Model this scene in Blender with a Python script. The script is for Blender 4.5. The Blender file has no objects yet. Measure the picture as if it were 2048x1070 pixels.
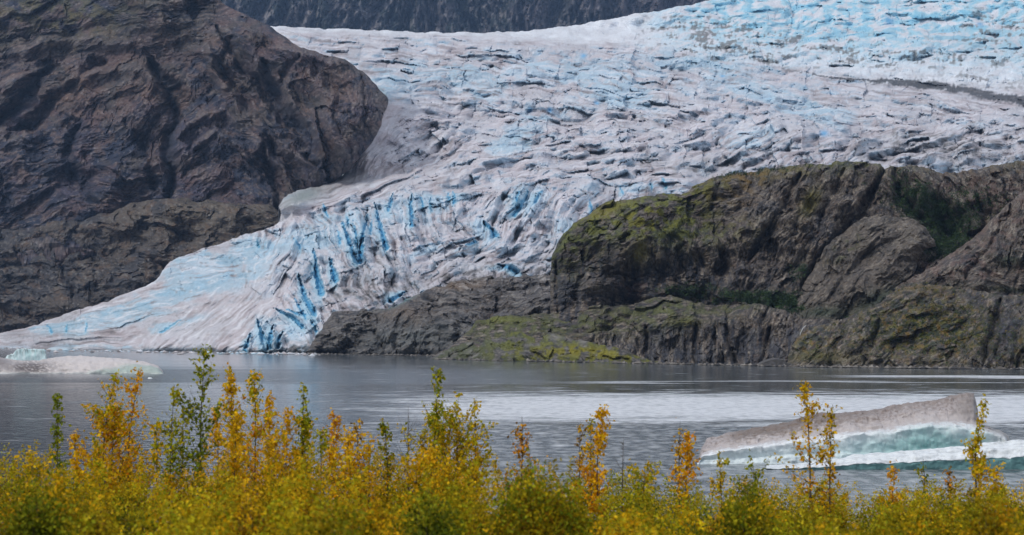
import bpy, math, random
import numpy as np

random.seed(7)
RNG = np.random.default_rng(11)
R = math.radians
sc = bpy.context.scene
COL = sc.collection

# ------------------------------------------------------------------ camera
EYE = 18.0                       # eye height above the lake
FPX = 3500.0                     # focal length in pixels of a 2048 px wide frame
PITCH = math.atan(137.0 / FPX)
cam_d = bpy.data.cameras.new('camera')
cam = bpy.data.objects.new('camera', cam_d)
COL.objects.link(cam)
cam_d.sensor_width = 36.0
cam_d.lens = FPX / 2048.0 * 36.0
cam_d.clip_start = 0.5
cam_d.clip_end = 60000
cam.location = (0, 0, EYE)
cam.rotation_euler = (math.pi / 2 + PITCH, 0, 0)
cam_d.dof.use_dof = True
cam_d.dof.focus_distance = 150.0
cam_d.dof.aperture_fstop = 2.0
sc.camera = cam

# ------------------------------------------------------------------ sky
SUN_EL, SUN_AZ = 44.0, 232.0     # compass angle, clockwise from +Y: behind the camera, to the left
SKY_STRENGTH = 0.088
world = bpy.data.worlds.new('World')
sc.world = world
world.use_nodes = True
nt = world.node_tree
nt.nodes.clear()
wo = nt.nodes.new('ShaderNodeOutputWorld')
bg = nt.nodes.new('ShaderNodeBackground')
sky = nt.nodes.new('ShaderNodeTexSky')
sky.sky_type = 'NISHITA'
sky.sun_disc = False
sky.sun_elevation = R(SUN_EL)
sky.sun_rotation = R(SUN_AZ)
sky.air_density = 1.0
sky.dust_density = 1.0
cloud = nt.nodes.new('ShaderNodeMix')
cloud.data_type = 'RGBA'
cloud.inputs['Factor'].default_value = 0.78
cloud.inputs['B'].default_value = (8.3, 8.7, 9.5, 1)      # even grey cloud deck over the blue
nt.links.new(sky.outputs[0], cloud.inputs['A'])
nt.links.new(cloud.outputs['Result'], bg.inputs['Color'])
bg.inputs['Strength'].default_value = SKY_STRENGTH
nt.links.new(bg.outputs[0], wo.inputs[0])

sun_d = bpy.data.lights.new('sun', 'SUN')
sun_d.energy = 1.7
sun_d.angle = R(10)
sun_d.color = (1.0, 0.96, 0.9)
sun = bpy.data.objects.new('sun', sun_d)
COL.objects.link(sun)
sun.rotation_euler = (R(90 - SUN_EL), 0, R(180 - SUN_AZ))

sc.view_settings.view_transform = 'Standard'
sc.view_settings.look = 'None'
sc.view_settings.gamma = 1
sc.view_settings.exposure = 0.0
sc.view_settings.use_curve_mapping = False
sc.cycles.use_denoising = True
sc.cycles.max_bounces = 5
sc.cycles.diffuse_bounces = 3
sc.cycles.volume_bounces = 0
sc.cycles.use_adaptive_sampling = True
sc.cycles.adaptive_threshold = 0.02

# ------------------------------------------------------------------ helpers: placing
CP, SP = math.cos(PITCH), math.sin(PITCH)


def unproject(px, py, D):
    """world point seen at photo pixel (px, py) at distance D along the view"""
    px = np.asarray(px, float); py = np.asarray(py, float)
    a = (px - 1024.0) / FPX
    b = (535.0 - py) / FPX
    wy = CP - b * SP
    wz = SP + b * CP
    t = np.asarray(D, float) / wy
    return np.stack([a * t, wy * t, EYE + wz * t], axis=-1)


def at(px, py, D):
    p = unproject(px, py, D)
    return float(p[0]), float(p[1]), float(p[2])


def water_dist(py):
    return EYE * FPX / (np.asarray(py, float) - 672.0)


# ------------------------------------------------------------------ helpers: noise
_perm = np.random.default_rng(5).permutation(4096).astype(np.int32)
_ang = np.random.default_rng(6).random(4096) * 2 * np.pi
_gx, _gy = np.cos(_ang).astype(np.float32), np.sin(_ang).astype(np.float32)


def _hash(ix, iy, seed):
    return _perm[(_perm[(ix + seed * 131) & 4095] + iy) & 4095]


def noise(x, y, seed=0):
    x = np.asarray(x, np.float32); y = np.asarray(y, np.float32)
    xf = np.floor(x); yf = np.floor(y)
    ix = xf.astype(np.int32); iy = yf.astype(np.int32)
    fx = x - xf; fy = y - yf
    u = fx * fx * fx * (fx * (fx * 6 - 15) + 10)
    v = fy * fy * fy * (fy * (fy * 6 - 15) + 10)
    def g(a, b):
        h = _hash(ix + a, iy + b, seed)
        return _gx[h] * (fx - a) + _gy[h] * (fy - b)
    n0 = g(0, 0) * (1 - u) + g(1, 0) * u
    n1 = g(0, 1) * (1 - u) + g(1, 1) * u
    return (n0 * (1 - v) + n1 * v) * 1.5


def fbm(x, y, o=4, seed=0, rough=0.5):
    s = 0.0; a = 1.0; f = 1.0; t = 0
    for k in range(o):
        s = s + a * noise(x * f + 17.3 * k, y * f - 9.1 * k, seed + k); t += a
        a *= rough; f *= 2.03
    return s / t * 1.3


def ridged(x, y, o=4, seed=0, rough=0.55):
    s = 0.0; a = 1.0; f = 1.0; t = 0
    for k in range(o):
        s = s + a * (1 - np.abs(noise(x * f + 7.7 * k, y * f + 3.3 * k, seed + k)) * 2.0); t += a
        a *= rough; f *= 2.07
    return s / t


def voronoi(x, y, seed=0, jit=0.9):
    """F1, F2 and a random value of the nearest cell"""
    x = np.asarray(x, float); y = np.asarray(y, float)
    ix = np.floor(x).astype(np.int64); iy = np.floor(y).astype(np.int64)
    f1 = np.full(x.shape, 9.0); f2 = np.full(x.shape, 9.0); idv = np.zeros(x.shape)
    for dx in (-1, 0, 1):
        for dy in (-1, 0, 1):
            h = _hash(ix + dx, iy + dy, seed)
            cx = ix + dx + 0.5 + jit * (h / 4096.0 - 0.5)
            h2 = _perm[(h + 77) & 4095]
            cy = iy + dy + 0.5 + jit * (h2 / 4096.0 - 0.5)
            d = np.hypot(cx - x, cy - y)
            near = d < f1
            f2 = np.where(near, f1, np.minimum(f2, d))
            idv = np.where(near, _perm[(h + 191) & 4095] / 4096.0, idv)
            f1 = np.where(near, d, f1)
    return f1, f2, idv


def facets(x, y, seed=0, tilt=1.1, k=0.42, tx=None):
    """broken rock or ice: the upper envelope of randomly tilted, gently domed planes; returns height and plane value"""
    x = np.asarray(x, np.float32); y = np.asarray(y, np.float32)
    ix = np.floor(x).astype(np.int32); iy = np.floor(y).astype(np.int32)
    best = np.full(x.shape, -9.0, np.float32); idv = np.zeros(x.shape, np.float32)
    tx = tilt if tx is None else tx
    for dx in (-1, 0, 1):
        for dy in (-1, 0, 1):
            h = _hash(ix + dx, iy + dy, seed)
            h2 = _perm[(h + 77) & 4095]; h3 = _perm[(h + 191) & 4095]; h4 = _perm[(h2 + 311) & 4095]; h5 = _perm[(h3 + 401) & 4095]
            ex = x - (ix + dx + 0.5 + 0.9 * (h / 4096.0 - 0.5))
            ey = y - (iy + dy + 0.5 + 0.9 * (h2 / 4096.0 - 0.5))
            v = (h5 / 4096.0) * 0.8 + (h3 / 2048.0 - 1) * tx * ex + (h4 / 2048.0 - 1) * tilt * ey - k * (ex * ex + ey * ey)
            m = v > best
            best = np.where(m, v, best); idv = np.where(m, h5 / 4096.0, idv)
    return best, idv


def steep(d, Y):
    dy = np.gradient(Y, axis=0)
    return np.gradient(d, axis=0) / np.where(np.abs(dy) < 0.1, 1e3, dy)


def sstep(a, b, x):
    t = np.clip((x - a) / (b - a), 0, 1)
    return t * t * (3 - 2 * t)


def blob(X, Y, cx, cy, rx, ry, ang=0.0):
    c, s = math.cos(R(ang)), math.sin(R(ang))
    dx, dy = X - cx, Y - cy
    a = (dx * c + dy * s) / rx
    b = (-dx * s + dy * c) / ry
    return np.exp(-(a * a + b * b))


def line_dist(X, Y, pts):
    """distance to a polyline, with 0..1 position along it"""
    best = np.full(X.shape, 1e9); pos = np.zeros(X.shape)
    L = [0.0]
    for (x0, y0), (x1, y1) in zip(pts[:-1], pts[1:]):
        L.append(L[-1] + math.hypot(x1 - x0, y1 - y0))
    for k, ((x0, y0), (x1, y1)) in enumerate(zip(pts[:-1], pts[1:])):
        vx, vy = x1 - x0, y1 - y0
        l2 = vx * vx + vy * vy + 1e-9
        t = np.clip(((X - x0) * vx + (Y - y0) * vy) / l2, 0, 1)
        d = np.hypot(X - (x0 + t * vx), Y - (y0 + t * vy))
        m = d < best
        best = np.where(m, d, best)
        pos = np.where(m, (L[k] + t * math.sqrt(l2)) / L[-1], pos)
    return best, pos


def stroke(X, Y, pts, w, taper=True):
    d, p = line_dist(X, Y, pts)
    ww = w * (np.sqrt(np.clip(4 * p * (1 - p), 0, 1)) * 0.75 + 0.25) if taper else w
    return np.exp(-(d / ww) ** 2)


def jagged(poly, amp):
    """outline with natural small irregularities inside the frame"""
    out = []
    n = len(poly)
    for k in range(n):
        (x0, y0), (x1, y1) = poly[k], poly[(k + 1) % n]
        L = math.hypot(x1 - x0, y1 - y0)
        vis = -20 < (x0 + x1) / 2 < 2070 and -20 < (y0 + y1) / 2 < 730 and L < 200
        m = max(1, int(L / 9)) if vis else 1
        for j in range(m):
            t = j / m
            x = x0 + (x1 - x0) * t; y = y0 + (y1 - y0) * t
            if vis:
                e = amp * (noise(x / 13.0, y / 13.0, 991) * 1.4 + noise(x / 5.0, y / 5.0, 993))
                x += float(e) * (y1 - y0) / (L + 1e-6); y -= float(e) * (x1 - x0) / (L + 1e-6)
            out.append((x, y))
    return out


def wedge(X, Y, pts, w, seed=5):
    """a cleft that opens from a sharp tip (first point) downward: distance in widths, and side (-1 left, 1 right)"""
    xx = X + 2.5 * noise(X / 8, Y / 8, seed) + 1.6 * noise(X / 3, Y / 4, seed + 3); yy = Y + 1.5 * noise(X / 9, Y / 9, seed + 1)
    d, p = line_dist(xx, yy, pts)
    ww = w * (0.15 + 0.95 * np.minimum(p * 1.3, 1) ** 0.8)
    (x0, y0), (x1, y1) = pts[0], pts[-1]
    side = np.sign((x1 - x0) * (yy - y0) - (y1 - y0) * (xx - x0))
    return d / ww, side


def poly_dist(X, Y, poly):
    """signed distance (+ inside) and nearest outline point"""
    best = np.full(X.shape, 1e9); nx = np.zeros(X.shape); ny = np.zeros(X.shape)
    inside = np.zeros(X.shape, bool)
    n = len(poly)
    for k in range(n):
        x0, y0 = poly[k]; x1, y1 = poly[(k + 1) % n]
        vx, vy = x1 - x0, y1 - y0
        t = np.clip(((X - x0) * vx + (Y - y0) * vy) / (vx * vx + vy * vy + 1e-9), 0, 1)
        qx = x0 + t * vx; qy = y0 + t * vy
        d = np.hypot(X - qx, Y - qy)
        m = d < best
        best = np.where(m, d, best); nx = np.where(m, qx, nx); ny = np.where(m, qy, ny)
        if y0 != y1:
            c = ((y0 > Y) != (y1 > Y)) & (X < (x1 - x0) * (Y - y0) / (y1 - y0) + x0)
            inside ^= c
    return np.where(inside, best, -best), nx, ny


def field(X, Y, zones, fn):
    """blend fn(along, across) evaluated at several grain angles; zones = (cx, cy, rx, ry, angle, weight)"""
    W = []
    for cx, cy, rx, ry, ang, wt in zones:
        w = blob(X, Y, cx, cy, rx, ry) * wt + 1e-9
        W.append(w * w)
    tot = sum(W)
    acc = np.zeros(X.shape); nrm = np.full(X.shape, 1e-9); extra = []
    for w, (cx, cy, rx, ry, ang, wt) in zip(W, zones):
        w = np.maximum(w / tot - 0.04, 0)
        m = w > 0
        if not m.any(): continue
        c, s = math.cos(R(ang)), math.sin(R(ang))
        x, y = X[m], Y[m]
        v = fn(x * c + y * s, -x * s + y * c)
        if isinstance(v, tuple):
            if not extra: extra.extend(np.zeros(X.shape) for _ in v[1:])
            for e, q in zip(extra, v[1:]): e[m] += w[m] * q
            v = v[0]
        acc[m] += w[m] * v
        nrm[m] += w[m]
    if extra: return (acc / nrm,) + tuple(e / nrm for e in extra)
    return acc / nrm


def mixc(c, col, m):
    m = np.clip(m, 0, 1)[..., None]
    return c * (1 - m) + np.asarray(col, float) * m


# ------------------------------------------------------------------ helpers: objects
def tag(o, label=None, cat=None, group=None, kind=None):
    if label: o['label'] = label
    if cat: o['category'] = cat
    if group: o['group'] = group
    if kind: o['kind'] = kind
    return o


def link(name, me, parent=None):
    o = bpy.data.objects.new(name, me)
    COL.objects.link(o)
    if parent: o.parent = parent
    return o


def empty(name, loc):
    o = bpy.data.objects.new(name, None)
    COL.objects.link(o)
    o.location = loc
    o.empty_display_size = 0.2
    return o


def np_mesh(name, V, F, mat, col=None, smooth=True):
    """mesh from numpy vertices and faces (all the same size)"""
    V = np.ascontiguousarray(V, np.float32); F = np.ascontiguousarray(F, np.int32)
    me = bpy.data.meshes.new(name)
    k = F.shape[1]
    me.vertices.add(len(V)); me.vertices.foreach_set('co', V.ravel())
    me.loops.add(F.size); me.loops.foreach_set('vertex_index', F.ravel())
    me.polygons.add(len(F))
    me.polygons.foreach_set('loop_start', np.arange(0, F.size, k, dtype=np.int32))
    me.update(calc_edges=True)
    me.polygons.foreach_set('use_smooth', np.full(len(F), smooth))
    if col is not None:
        a = me.color_attributes.new('tint', 'FLOAT_COLOR', 'POINT')
        c4 = np.ones((len(V), 4), np.float32); c4[:, :3] = np.clip(col, 0, 1)
        a.data.foreach_set('color', c4.ravel())
    me.materials.append(mat)
    return me


def grid_faces(nr, nc, keep=None):
    i = np.arange(nr * nc).reshape(nr, nc)
    F = np.stack([i[1:, :-1], i[1:, 1:], i[:-1, 1:], i[:-1, :-1]], -1).reshape(-1, 4)
    if keep is not None:
        F = F[keep[F].all(axis=1)]
        used = np.zeros(nr * nc, bool); used[F.ravel()] = True
        new = np.cumsum(used) - 1
        return new[F], used
    return F, np.ones(nr * nc, bool)


def axis(segments):
    """grid lines with varying spacing: [(start, end, step), ...]"""
    out = []
    for a, b, s in segments:
        out.append(np.arange(a, b, s))
    out.append(np.array([segments[-1][1]]))
    return np.concatenate(out)


def sheet(name, poly, xs, ys, depth, relief, colour, mat, up=0.5, back=4.0, margin=40, smooth=False, jag=1.6, drop=0.35):
    """A terrain surface. Inside its outline the ground lies at depth(X, Y); past the outline it rolls over
    and falls away behind. relief() returns metres of relief, colour() the ground's own colour."""
    X, Y = np.meshgrid(xs, ys)
    poly = jagged(poly, jag)
    sd, nx, ny = poly_dist(X, Y, poly)
    out = np.maximum(-sd, 0)
    PX = np.where(sd < 0, nx, X); PY = np.where(sd < 0, ny, Y)
    D = depth(PX, PY, np.maximum(sd, 0)) + back * out
    d, aux = relief(PX, PY, np.maximum(sd, 0))
    P = unproject(PX, PY, D - d)
    P[..., 2] += d * up - out * back * drop * np.clip((ny - Y) / (out + 0.01), 0, 1)
    C = colour(PX, PY, d, aux)
    keep = (sd > -margin).ravel()
    F, used = grid_faces(len(ys), len(xs), keep)
    me = np_mesh(name, P.reshape(-1, 3)[used], F, mat, C.reshape(-1, 3)[used], smooth)
    o = link(name, me)
    tag(o, kind='structure')
    return o, (X, Y, P, sd, C)


# ------------------------------------------------------------------ materials
def new_mat(name):
    m = bpy.data.materials.new(name)
    m.use_nodes = True
    n = m.node_tree
    return m, n, n.nodes['Principled BSDF']


def tint_mat(name, rough=0.9, spec=0.3, grain=0.25, scale=0.5, bump=0.0, stretch=(1, 1, 1), sss=0.0):
    """colour from the surface's own 'tint', broken up by fine grain"""
    m, n, b = new_mat(name)
    at_ = n.nodes.new('ShaderNodeAttribute'); at_.attribute_name = 'tint'
    tc = n.nodes.new('ShaderNodeTexCoord')
    mp = n.nodes.new('ShaderNodeMapping'); mp.inputs['Scale'].default_value = stretch
    nz = n.nodes.new('ShaderNodeTexNoise'); nz.inputs['Scale'].default_value = scale
    nz.inputs['Detail'].default_value = 9; nz.inputs['Roughness'].default_value = 0.72
    n.links.new(tc.outputs['Object'], mp.inputs[0]); n.links.new(mp.outputs[0], nz.inputs['Vector'])
    mr = n.nodes.new('ShaderNodeMapRange')
    mr.inputs['From Min'].default_value = 0.25; mr.inputs['From Max'].default_value = 0.75
    mr.inputs['To Min'].default_value = 1 - grain; mr.inputs['To Max'].default_value = 1 + grain
    n.links.new(nz.outputs['Fac'], mr.inputs['Value'])
    mx = n.nodes.new('ShaderNodeVectorMath'); mx.operation = 'SCALE'
    n.links.new(at_.outputs['Color'], mx.inputs[0]); n.links.new(mr.outputs['Result'], mx.inputs['Scale'])
    n.links.new(mx.outputs[0], b.inputs['Base Color'])
    b.inputs['Roughness'].default_value = rough
    b.inputs['Specular IOR Level'].default_value = spec
    if bump:
        bp = n.nodes.new('ShaderNodeBump'); bp.inputs['Distance'].default_value = bump
        bp.inputs['Strength'].default_value = 1.0
        n.links.new(nz.outputs['Fac'], bp.inputs['Height']); n.links.new(bp.outputs[0], b.inputs['Normal'])
    return m


M_ROCK = tint_mat('weathered_rock', 0.88, 0.25, 0.45, 0.16, 2.5, (1, 1, 1))
M_ROCK_NEAR = tint_mat('wet_rock', 0.8, 0.35, 0.5, 0.32, 1.3, (1, 1, 1))
M_ICE = tint_mat('glacier_ice', 0.55, 0.4, 0.16, 0.14, 1.2, (1, 1, 1))
M_BERG = tint_mat('berg_ice', 0.42, 0.5, 0.14, 1.6, 0.12, (1, 1, 1))
M_SOIL = tint_mat('soil', 0.95, 0.1, 0.3, 1.2, 0.05, (1, 1, 1))
M_BARK = tint_mat('bark', 0.85, 0.2, 0.3, 30, 0.0)
M_SCRUB = tint_mat('far_scrub', 0.8, 0.2, 0.2, 1.0, 0.0)


def leaf_mat():
    m, n, b = new_mat('leaf')
    at_ = n.nodes.new('ShaderNodeAttribute'); at_.attribute_name = 'tint'
    n.links.new(at_.outputs['Color'], b.inputs['Base Color'])
    b.inputs['Roughness'].default_value = 0.6
    b.inputs['Specular IOR Level'].default_value = 0.08
    tr = n.nodes.new('ShaderNodeBsdfTranslucent')
    n.links.new(at_.outputs['Color'], tr.inputs['Color'])
    mx = n.nodes.new('ShaderNodeMixShader'); mx.inputs[0].default_value = 0.35
    n.links.new(b.outputs[0], mx.inputs[1]); n.links.new(tr.outputs[0], mx.inputs[2])
    n.links.new(mx.outputs[0], n.nodes['Material Output'].inputs['Surface'])
    return m


M_LEAF = leaf_mat()


def water_mat():
    m, n, b = new_mat('lake_water')
    N = n.nodes.new; L = n.links.new
    geo = N('ShaderNodeNewGeometry')
    def mth(op, a=None, b_=None, c=None):
        x = N('ShaderNodeMath'); x.operation = op
        for k, v in enumerate((a, b_, c)):
            if v is None: continue
            if isinstance(v, (int, float)): x.inputs[k].default_value = v
            else: L(v, x.inputs[k])
        return x.outputs[0]
    def ramp(v, a0, a1):
        x = N('ShaderNodeMapRange'); x.interpolation_type = 'SMOOTHSTEP'
        x.inputs['From Min'].default_value = a0; x.inputs['From Max'].default_value = a1
        L(v, x.inputs['Value']); return x.outputs['Result']
    sep = N('ShaderNodeSeparateXYZ'); L(geo.outputs['Position'], sep.inputs[0])
    # wind lanes: their edges wander a little along the lake
    mp = N('ShaderNodeMapping'); mp.inputs['Scale'].default_value = (0.006, 0.02, 1)
    L(geo.outputs['Position'], mp.inputs[0])
    nz = N('ShaderNodeTexNoise'); nz.inputs['Scale'].default_value = 1.0; nz.inputs['Detail'].default_value = 5
    L(mp.outputs[0], nz.inputs['Vector'])
    wob = mth('MULTIPLY', mth('SUBTRACT', nz.outputs['Fac'], 0.5), 0.00035)
    # inverse distance spreads the lanes evenly
    inv = mth('ADD', mth('DIVIDE', 1.0, sep.outputs['Y']), wob)
    inv = mth('ADD', inv, mth('MULTIPLY', mth('DIVIDE', sep.outputs['X'], sep.outputs['Y']), 0.0000))
    def iv(py): return (py - 672.0) / (EYE * FPX)
    def lane(p0, p1, e0, e1):
        return mth('MULTIPLY', ramp(inv, iv(p0 - e0), iv(p0 + e0)), ramp(inv, iv(p1 + e1), iv(p1 - e1)))
    side = mth('DIVIDE', sep.outputs['X'], sep.outputs['Y'])            # bearing across the lake
    def sx(px): return (px - 1024.0) / FPX
    right = ramp(side, sx(520), sx(1150))
    right2 = ramp(side, sx(1560), sx(1800))
    streak = N('ShaderNodeMapping'); streak.inputs['Scale'].default_value = (0.045, 0.075, 1)
    L(geo.outputs['Position'], streak.inputs[0])
    n2 = N('ShaderNodeTexNoise'); n2.inputs['Scale'].default_value = 1.0; n2.inputs['Detail'].default_value = 8
    n2.inputs['Roughness'].default_value = 0.7
    L(streak.outputs[0], n2.inputs['Vector'])
    def ragged(v, k):
        return ramp(mth('ADD', v, mth('MULTIPLY', mth('SUBTRACT', n2.outputs['Fac'], 0.5), k)), 0.05, 1.0)
    wind = ragged(mth('MULTIPLY', lane(789, 843, 19, 18), right), 2.6)
    thin = ragged(mth('MULTIPLY', lane(750, 755, 2.5, 2), right2), 0.6)
    thin2 = mth('MULTIPLY', ragged(mth('MULTIPLY', lane(764, 766, 2.0, 1.5), ramp(side, sx(900), sx(1300))), 0.8), 0.6)
    wind = mth('MAXIMUM', wind, mth('MAXIMUM', mth('MULTIPLY', thin, 0.8), thin2))
    near = mth('MULTIPLY', lane(848, 1060, 8, 20), ramp(side, sx(200), sx(900)))
    far = mth('MULTIPLY', mth('MULTIPLY', lane(735, 768, 10, 3), ramp(side, sx(1250), sx(950))), 0.26)
    r = mth('MULTIPLY', mth('MAXIMUM', wind, mth('MAXIMUM', far, mth('MULTIPLY', near, 0.30))), mth('ADD', 0.62, mth('MULTIPLY', n2.outputs['Fac'], 0.75)))
    rough = mth('ADD', 0.08, mth('MULTIPLY', r, 0.36))
    L(rough, b.inputs['Roughness'])
    # ripples
    w = N('ShaderNodeMapping'); w.inputs['Scale'].default_value = (0.45, 0.22, 1)
    L(geo.outputs['Position'], w.inputs[0])
    n3 = N('ShaderNodeTexNoise'); n3.inputs['Scale'].default_value = 1.0; n3.inputs['Detail'].default_value = 4
    L(w.outputs[0], n3.inputs['Vector'])
    bp = N('ShaderNodeBump'); bp.inputs['Distance'].default_value = 1.8
    L(mth('ADD', mth('ADD', 0.12, mth('MULTIPLY', wind, 0.3)), mth('MULTIPLY', near, 0.75)), bp.inputs['Strength'])
    L(n3.outputs['Fac'], bp.inputs['Height']); L(bp.outputs[0], b.inputs['Normal'])
    b.inputs['Base Color'].default_value = (0.085, 0.105, 0.12, 1)       # silty glacial water
    b.inputs['IOR'].default_value = 1.45
    gl = N('ShaderNodeBsdfGlossy'); gl.inputs['Color'].default_value = (0.98, 0.98, 0.98, 1)
    gl.inputs['Roughness'].default_value = 0.55
    mx = N('ShaderNodeMixShader')
    spark = ramp(n3.outputs['Fac'], 0.38, 0.66)
    L(mth('MINIMUM', mth('ADD', mth('MULTIPLY', wind, mth('ADD', 0.75, mth('MULTIPLY', spark, 0.5))), mth('MULTIPLY', mth('MULTIPLY', near, spark), 0.32)), 1.0), mx.inputs[0])
    L(bp.outputs[0], gl.inputs['Normal'])
    L(b.outputs[0], mx.inputs[1]); L(gl.outputs[0], mx.inputs[2])
    L(mx.outputs[0], n.nodes['Material Output'].inputs['Surface'])
    return m


M_WATER = water_mat()

# ------------------------------------------------------------------ lake
V = np.array([(-4000, 55, 0), (4000, 55, 0), (4000, 7000, 0), (-4000, 7000, 0)], float)
water = link('water', np_mesh('water', V, np.array([[0, 1, 2, 3]]), M_WATER, smooth=False))
tag(water, kind='structure')


# ------------------------------------------------------------------ shared outlines (photo pixels)
def shore_y(px):
    return np.interp(px, [-400, 0, 150, 300, 500, 620, 860, 1100, 1300, 1600, 2048, 2500],
                     [688, 694, 699, 702, 705.5, 707, 711, 719, 727, 732, 738, 741])


def shore_d(px):
    return water_dist(shore_y(px))


mount_poly = [(-700, -420), (-500, -470), (-300, -440), (-100, -330), (60, -260), (200, -180), (330, -90), (420, -20), (450, 5), (500, 32), (545, 52), (570, 72),
              (600, 94), (640, 106), (690, 118), (725, 140), (752, 168), (774, 192), (777, 204), (768, 228), (758, 262), (738, 292), (715, 320),
              (698, 342), (672, 358), (640, 372), (700, 520), (620, 640), (300, 720), (-700, 720)]


def glacier_depth(X, Y, sd=0):
    f = water_dist(np.interp(X, [-400, 0, 150, 300, 500, 620, 900, 2600], [689, 694, 699, 702, 705.5, 706.5, 707, 707]))
    g = np.interp(Y, [-300, -60, 60, 100, 200, 330, 400, 450, 600, 660, 705, 720],
                  [5200, 4300, 3400, 2800, 2000, 1250, 800, 600, 170, 60, 0, 0])
    d = f + g
    d = d - 170 * blob(X, Y, 600, 402, 56, 22, -25)
    inm, _, _ = poly_dist(X, Y, mount_poly)
    w = np.exp(-np.clip(-inm, 0, 400) / 62.0) * sstep(90, 230, Y) * sstep(420, 360, Y)
    d = d * (1 - w) + (mount_depth(X, Y) + 70) * w
    d = d + 5.0 * np.clip(inm - 1, 0, 200) * sstep(380, 350, Y)
    d = d + 500 * sstep(1250, 1700, X) * sstep(260, 40, Y)
    return d


def mount_depth(X, Y, sd=0):
    return 3300 - 0.9 * X + 0.62 * (650 - Y)


# ------------------------------------------------------------------ far mountain wall
def far_depth(X, Y, sd):
    return 8200 + 2.0 * (60 - Y) + 0.2 * (X - 900)


def far_relief(X, Y, sd):
    wx = X + 30 * noise(X / 120, Y / 160, 3)
    a = ridged(wx / 60, Y / 260, 5, 21) * 200
    b = ridged((wx + Y * 0.5) / 22, Y / 60, 4, 25) * 60
    c = fbm(X / 8, Y / 14, 3, 29) * 34
    return a * 1.6 + b * 1.5 + c - 300, (a, b)


def far_colour(X, Y, d, aux):
    n = fbm(X / 50, Y / 90, 4, 31)
    v = fbm(X / 5, Y / 18, 4, 33)
    C = np.zeros(X.shape + (3,)) + (0.085, 0.08, 0.09)
    C = mixc(C, (0.02, 0.032, 0.03), sstep(-0.15, 0.2, n) * 0.9)          # scrub on the wall
    C = mixc(C, (0.26, 0.24, 0.24), sstep(0.05, 0.4, v + 0.5 * fbm(X / 30, Y / 50, 3, 35)) * 0.75)           # pale scars
    C = mixc(C, (0.11, 0.085, 0.10), sstep(900, 1400, X) * 0.5)
    return C


far_poly = [(300, -420), (420, -470), (520, -520), (700, -560), (900, -500), (1100, -470), (1300, -430), (1450, -330), (1600, -380),
            (1900, -340), (2200, -300), (2700, -360), (2700, 110), (300, 110)]
sheet('background_mountain', far_poly, axis([(280, 400, 20), (400, 1520, 2.6), (1520, 2720, 20)]), axis([(-580, -10, 12), (-10, 112, 2.2)]),
      far_depth, far_relief, far_colour, M_ROCK, up=0.02, back=20)

# ------------------------------------------------------------------ left mountain
ROCK_ZONES = [(80, 120, 260, 130, -22, 1), (250, 200, 160, 120, -48, 1.0), (60, 350, 180, 130, -20, 1), (420, 300, 70, 100, -40, 1.2),
              (330, 60, 200, 70, -8, 1), (490, 300, 60, 110, 38, 1.3), (560, 200, 90, 170, 55, 1.6), (690, 220, 80, 160, 78, 1.2),
              (480, 100, 100, 80, 35, 1), (240, 380, 170, 60, 8, 1), (30, -200, 600, 200, -15, 1)]


RIDGES = [([(130, 168), (190, 146), (250, 140), (300, 150), (335, 190)], 13, 40), ([(362, 275), (395, 240), (450, 226), (500, 270), (560, 330), (585, 385)], 13, 46),
          ([(410, 90), (452, 185), (540, 275), (655, 352)], 13, 46), ([(470, 70), (570, 190), (655, 310)], 11, 38), ([(545, 100), (620, 112), (700, 135)], 12, 30),
          ([(385, 300), (430, 262), (480, 300), (520, 360)], 9, 26), ([(0, 300), (70, 270), (130, 240)], 12, 34), ([(20, 110), (120, 80), (260, 90)], 14, 34), ([(640, 150), (650, 240), (690, 320)], 12, 28),
          ([(0, 190), (60, 150), (110, 120)], 9, 26)]


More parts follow.
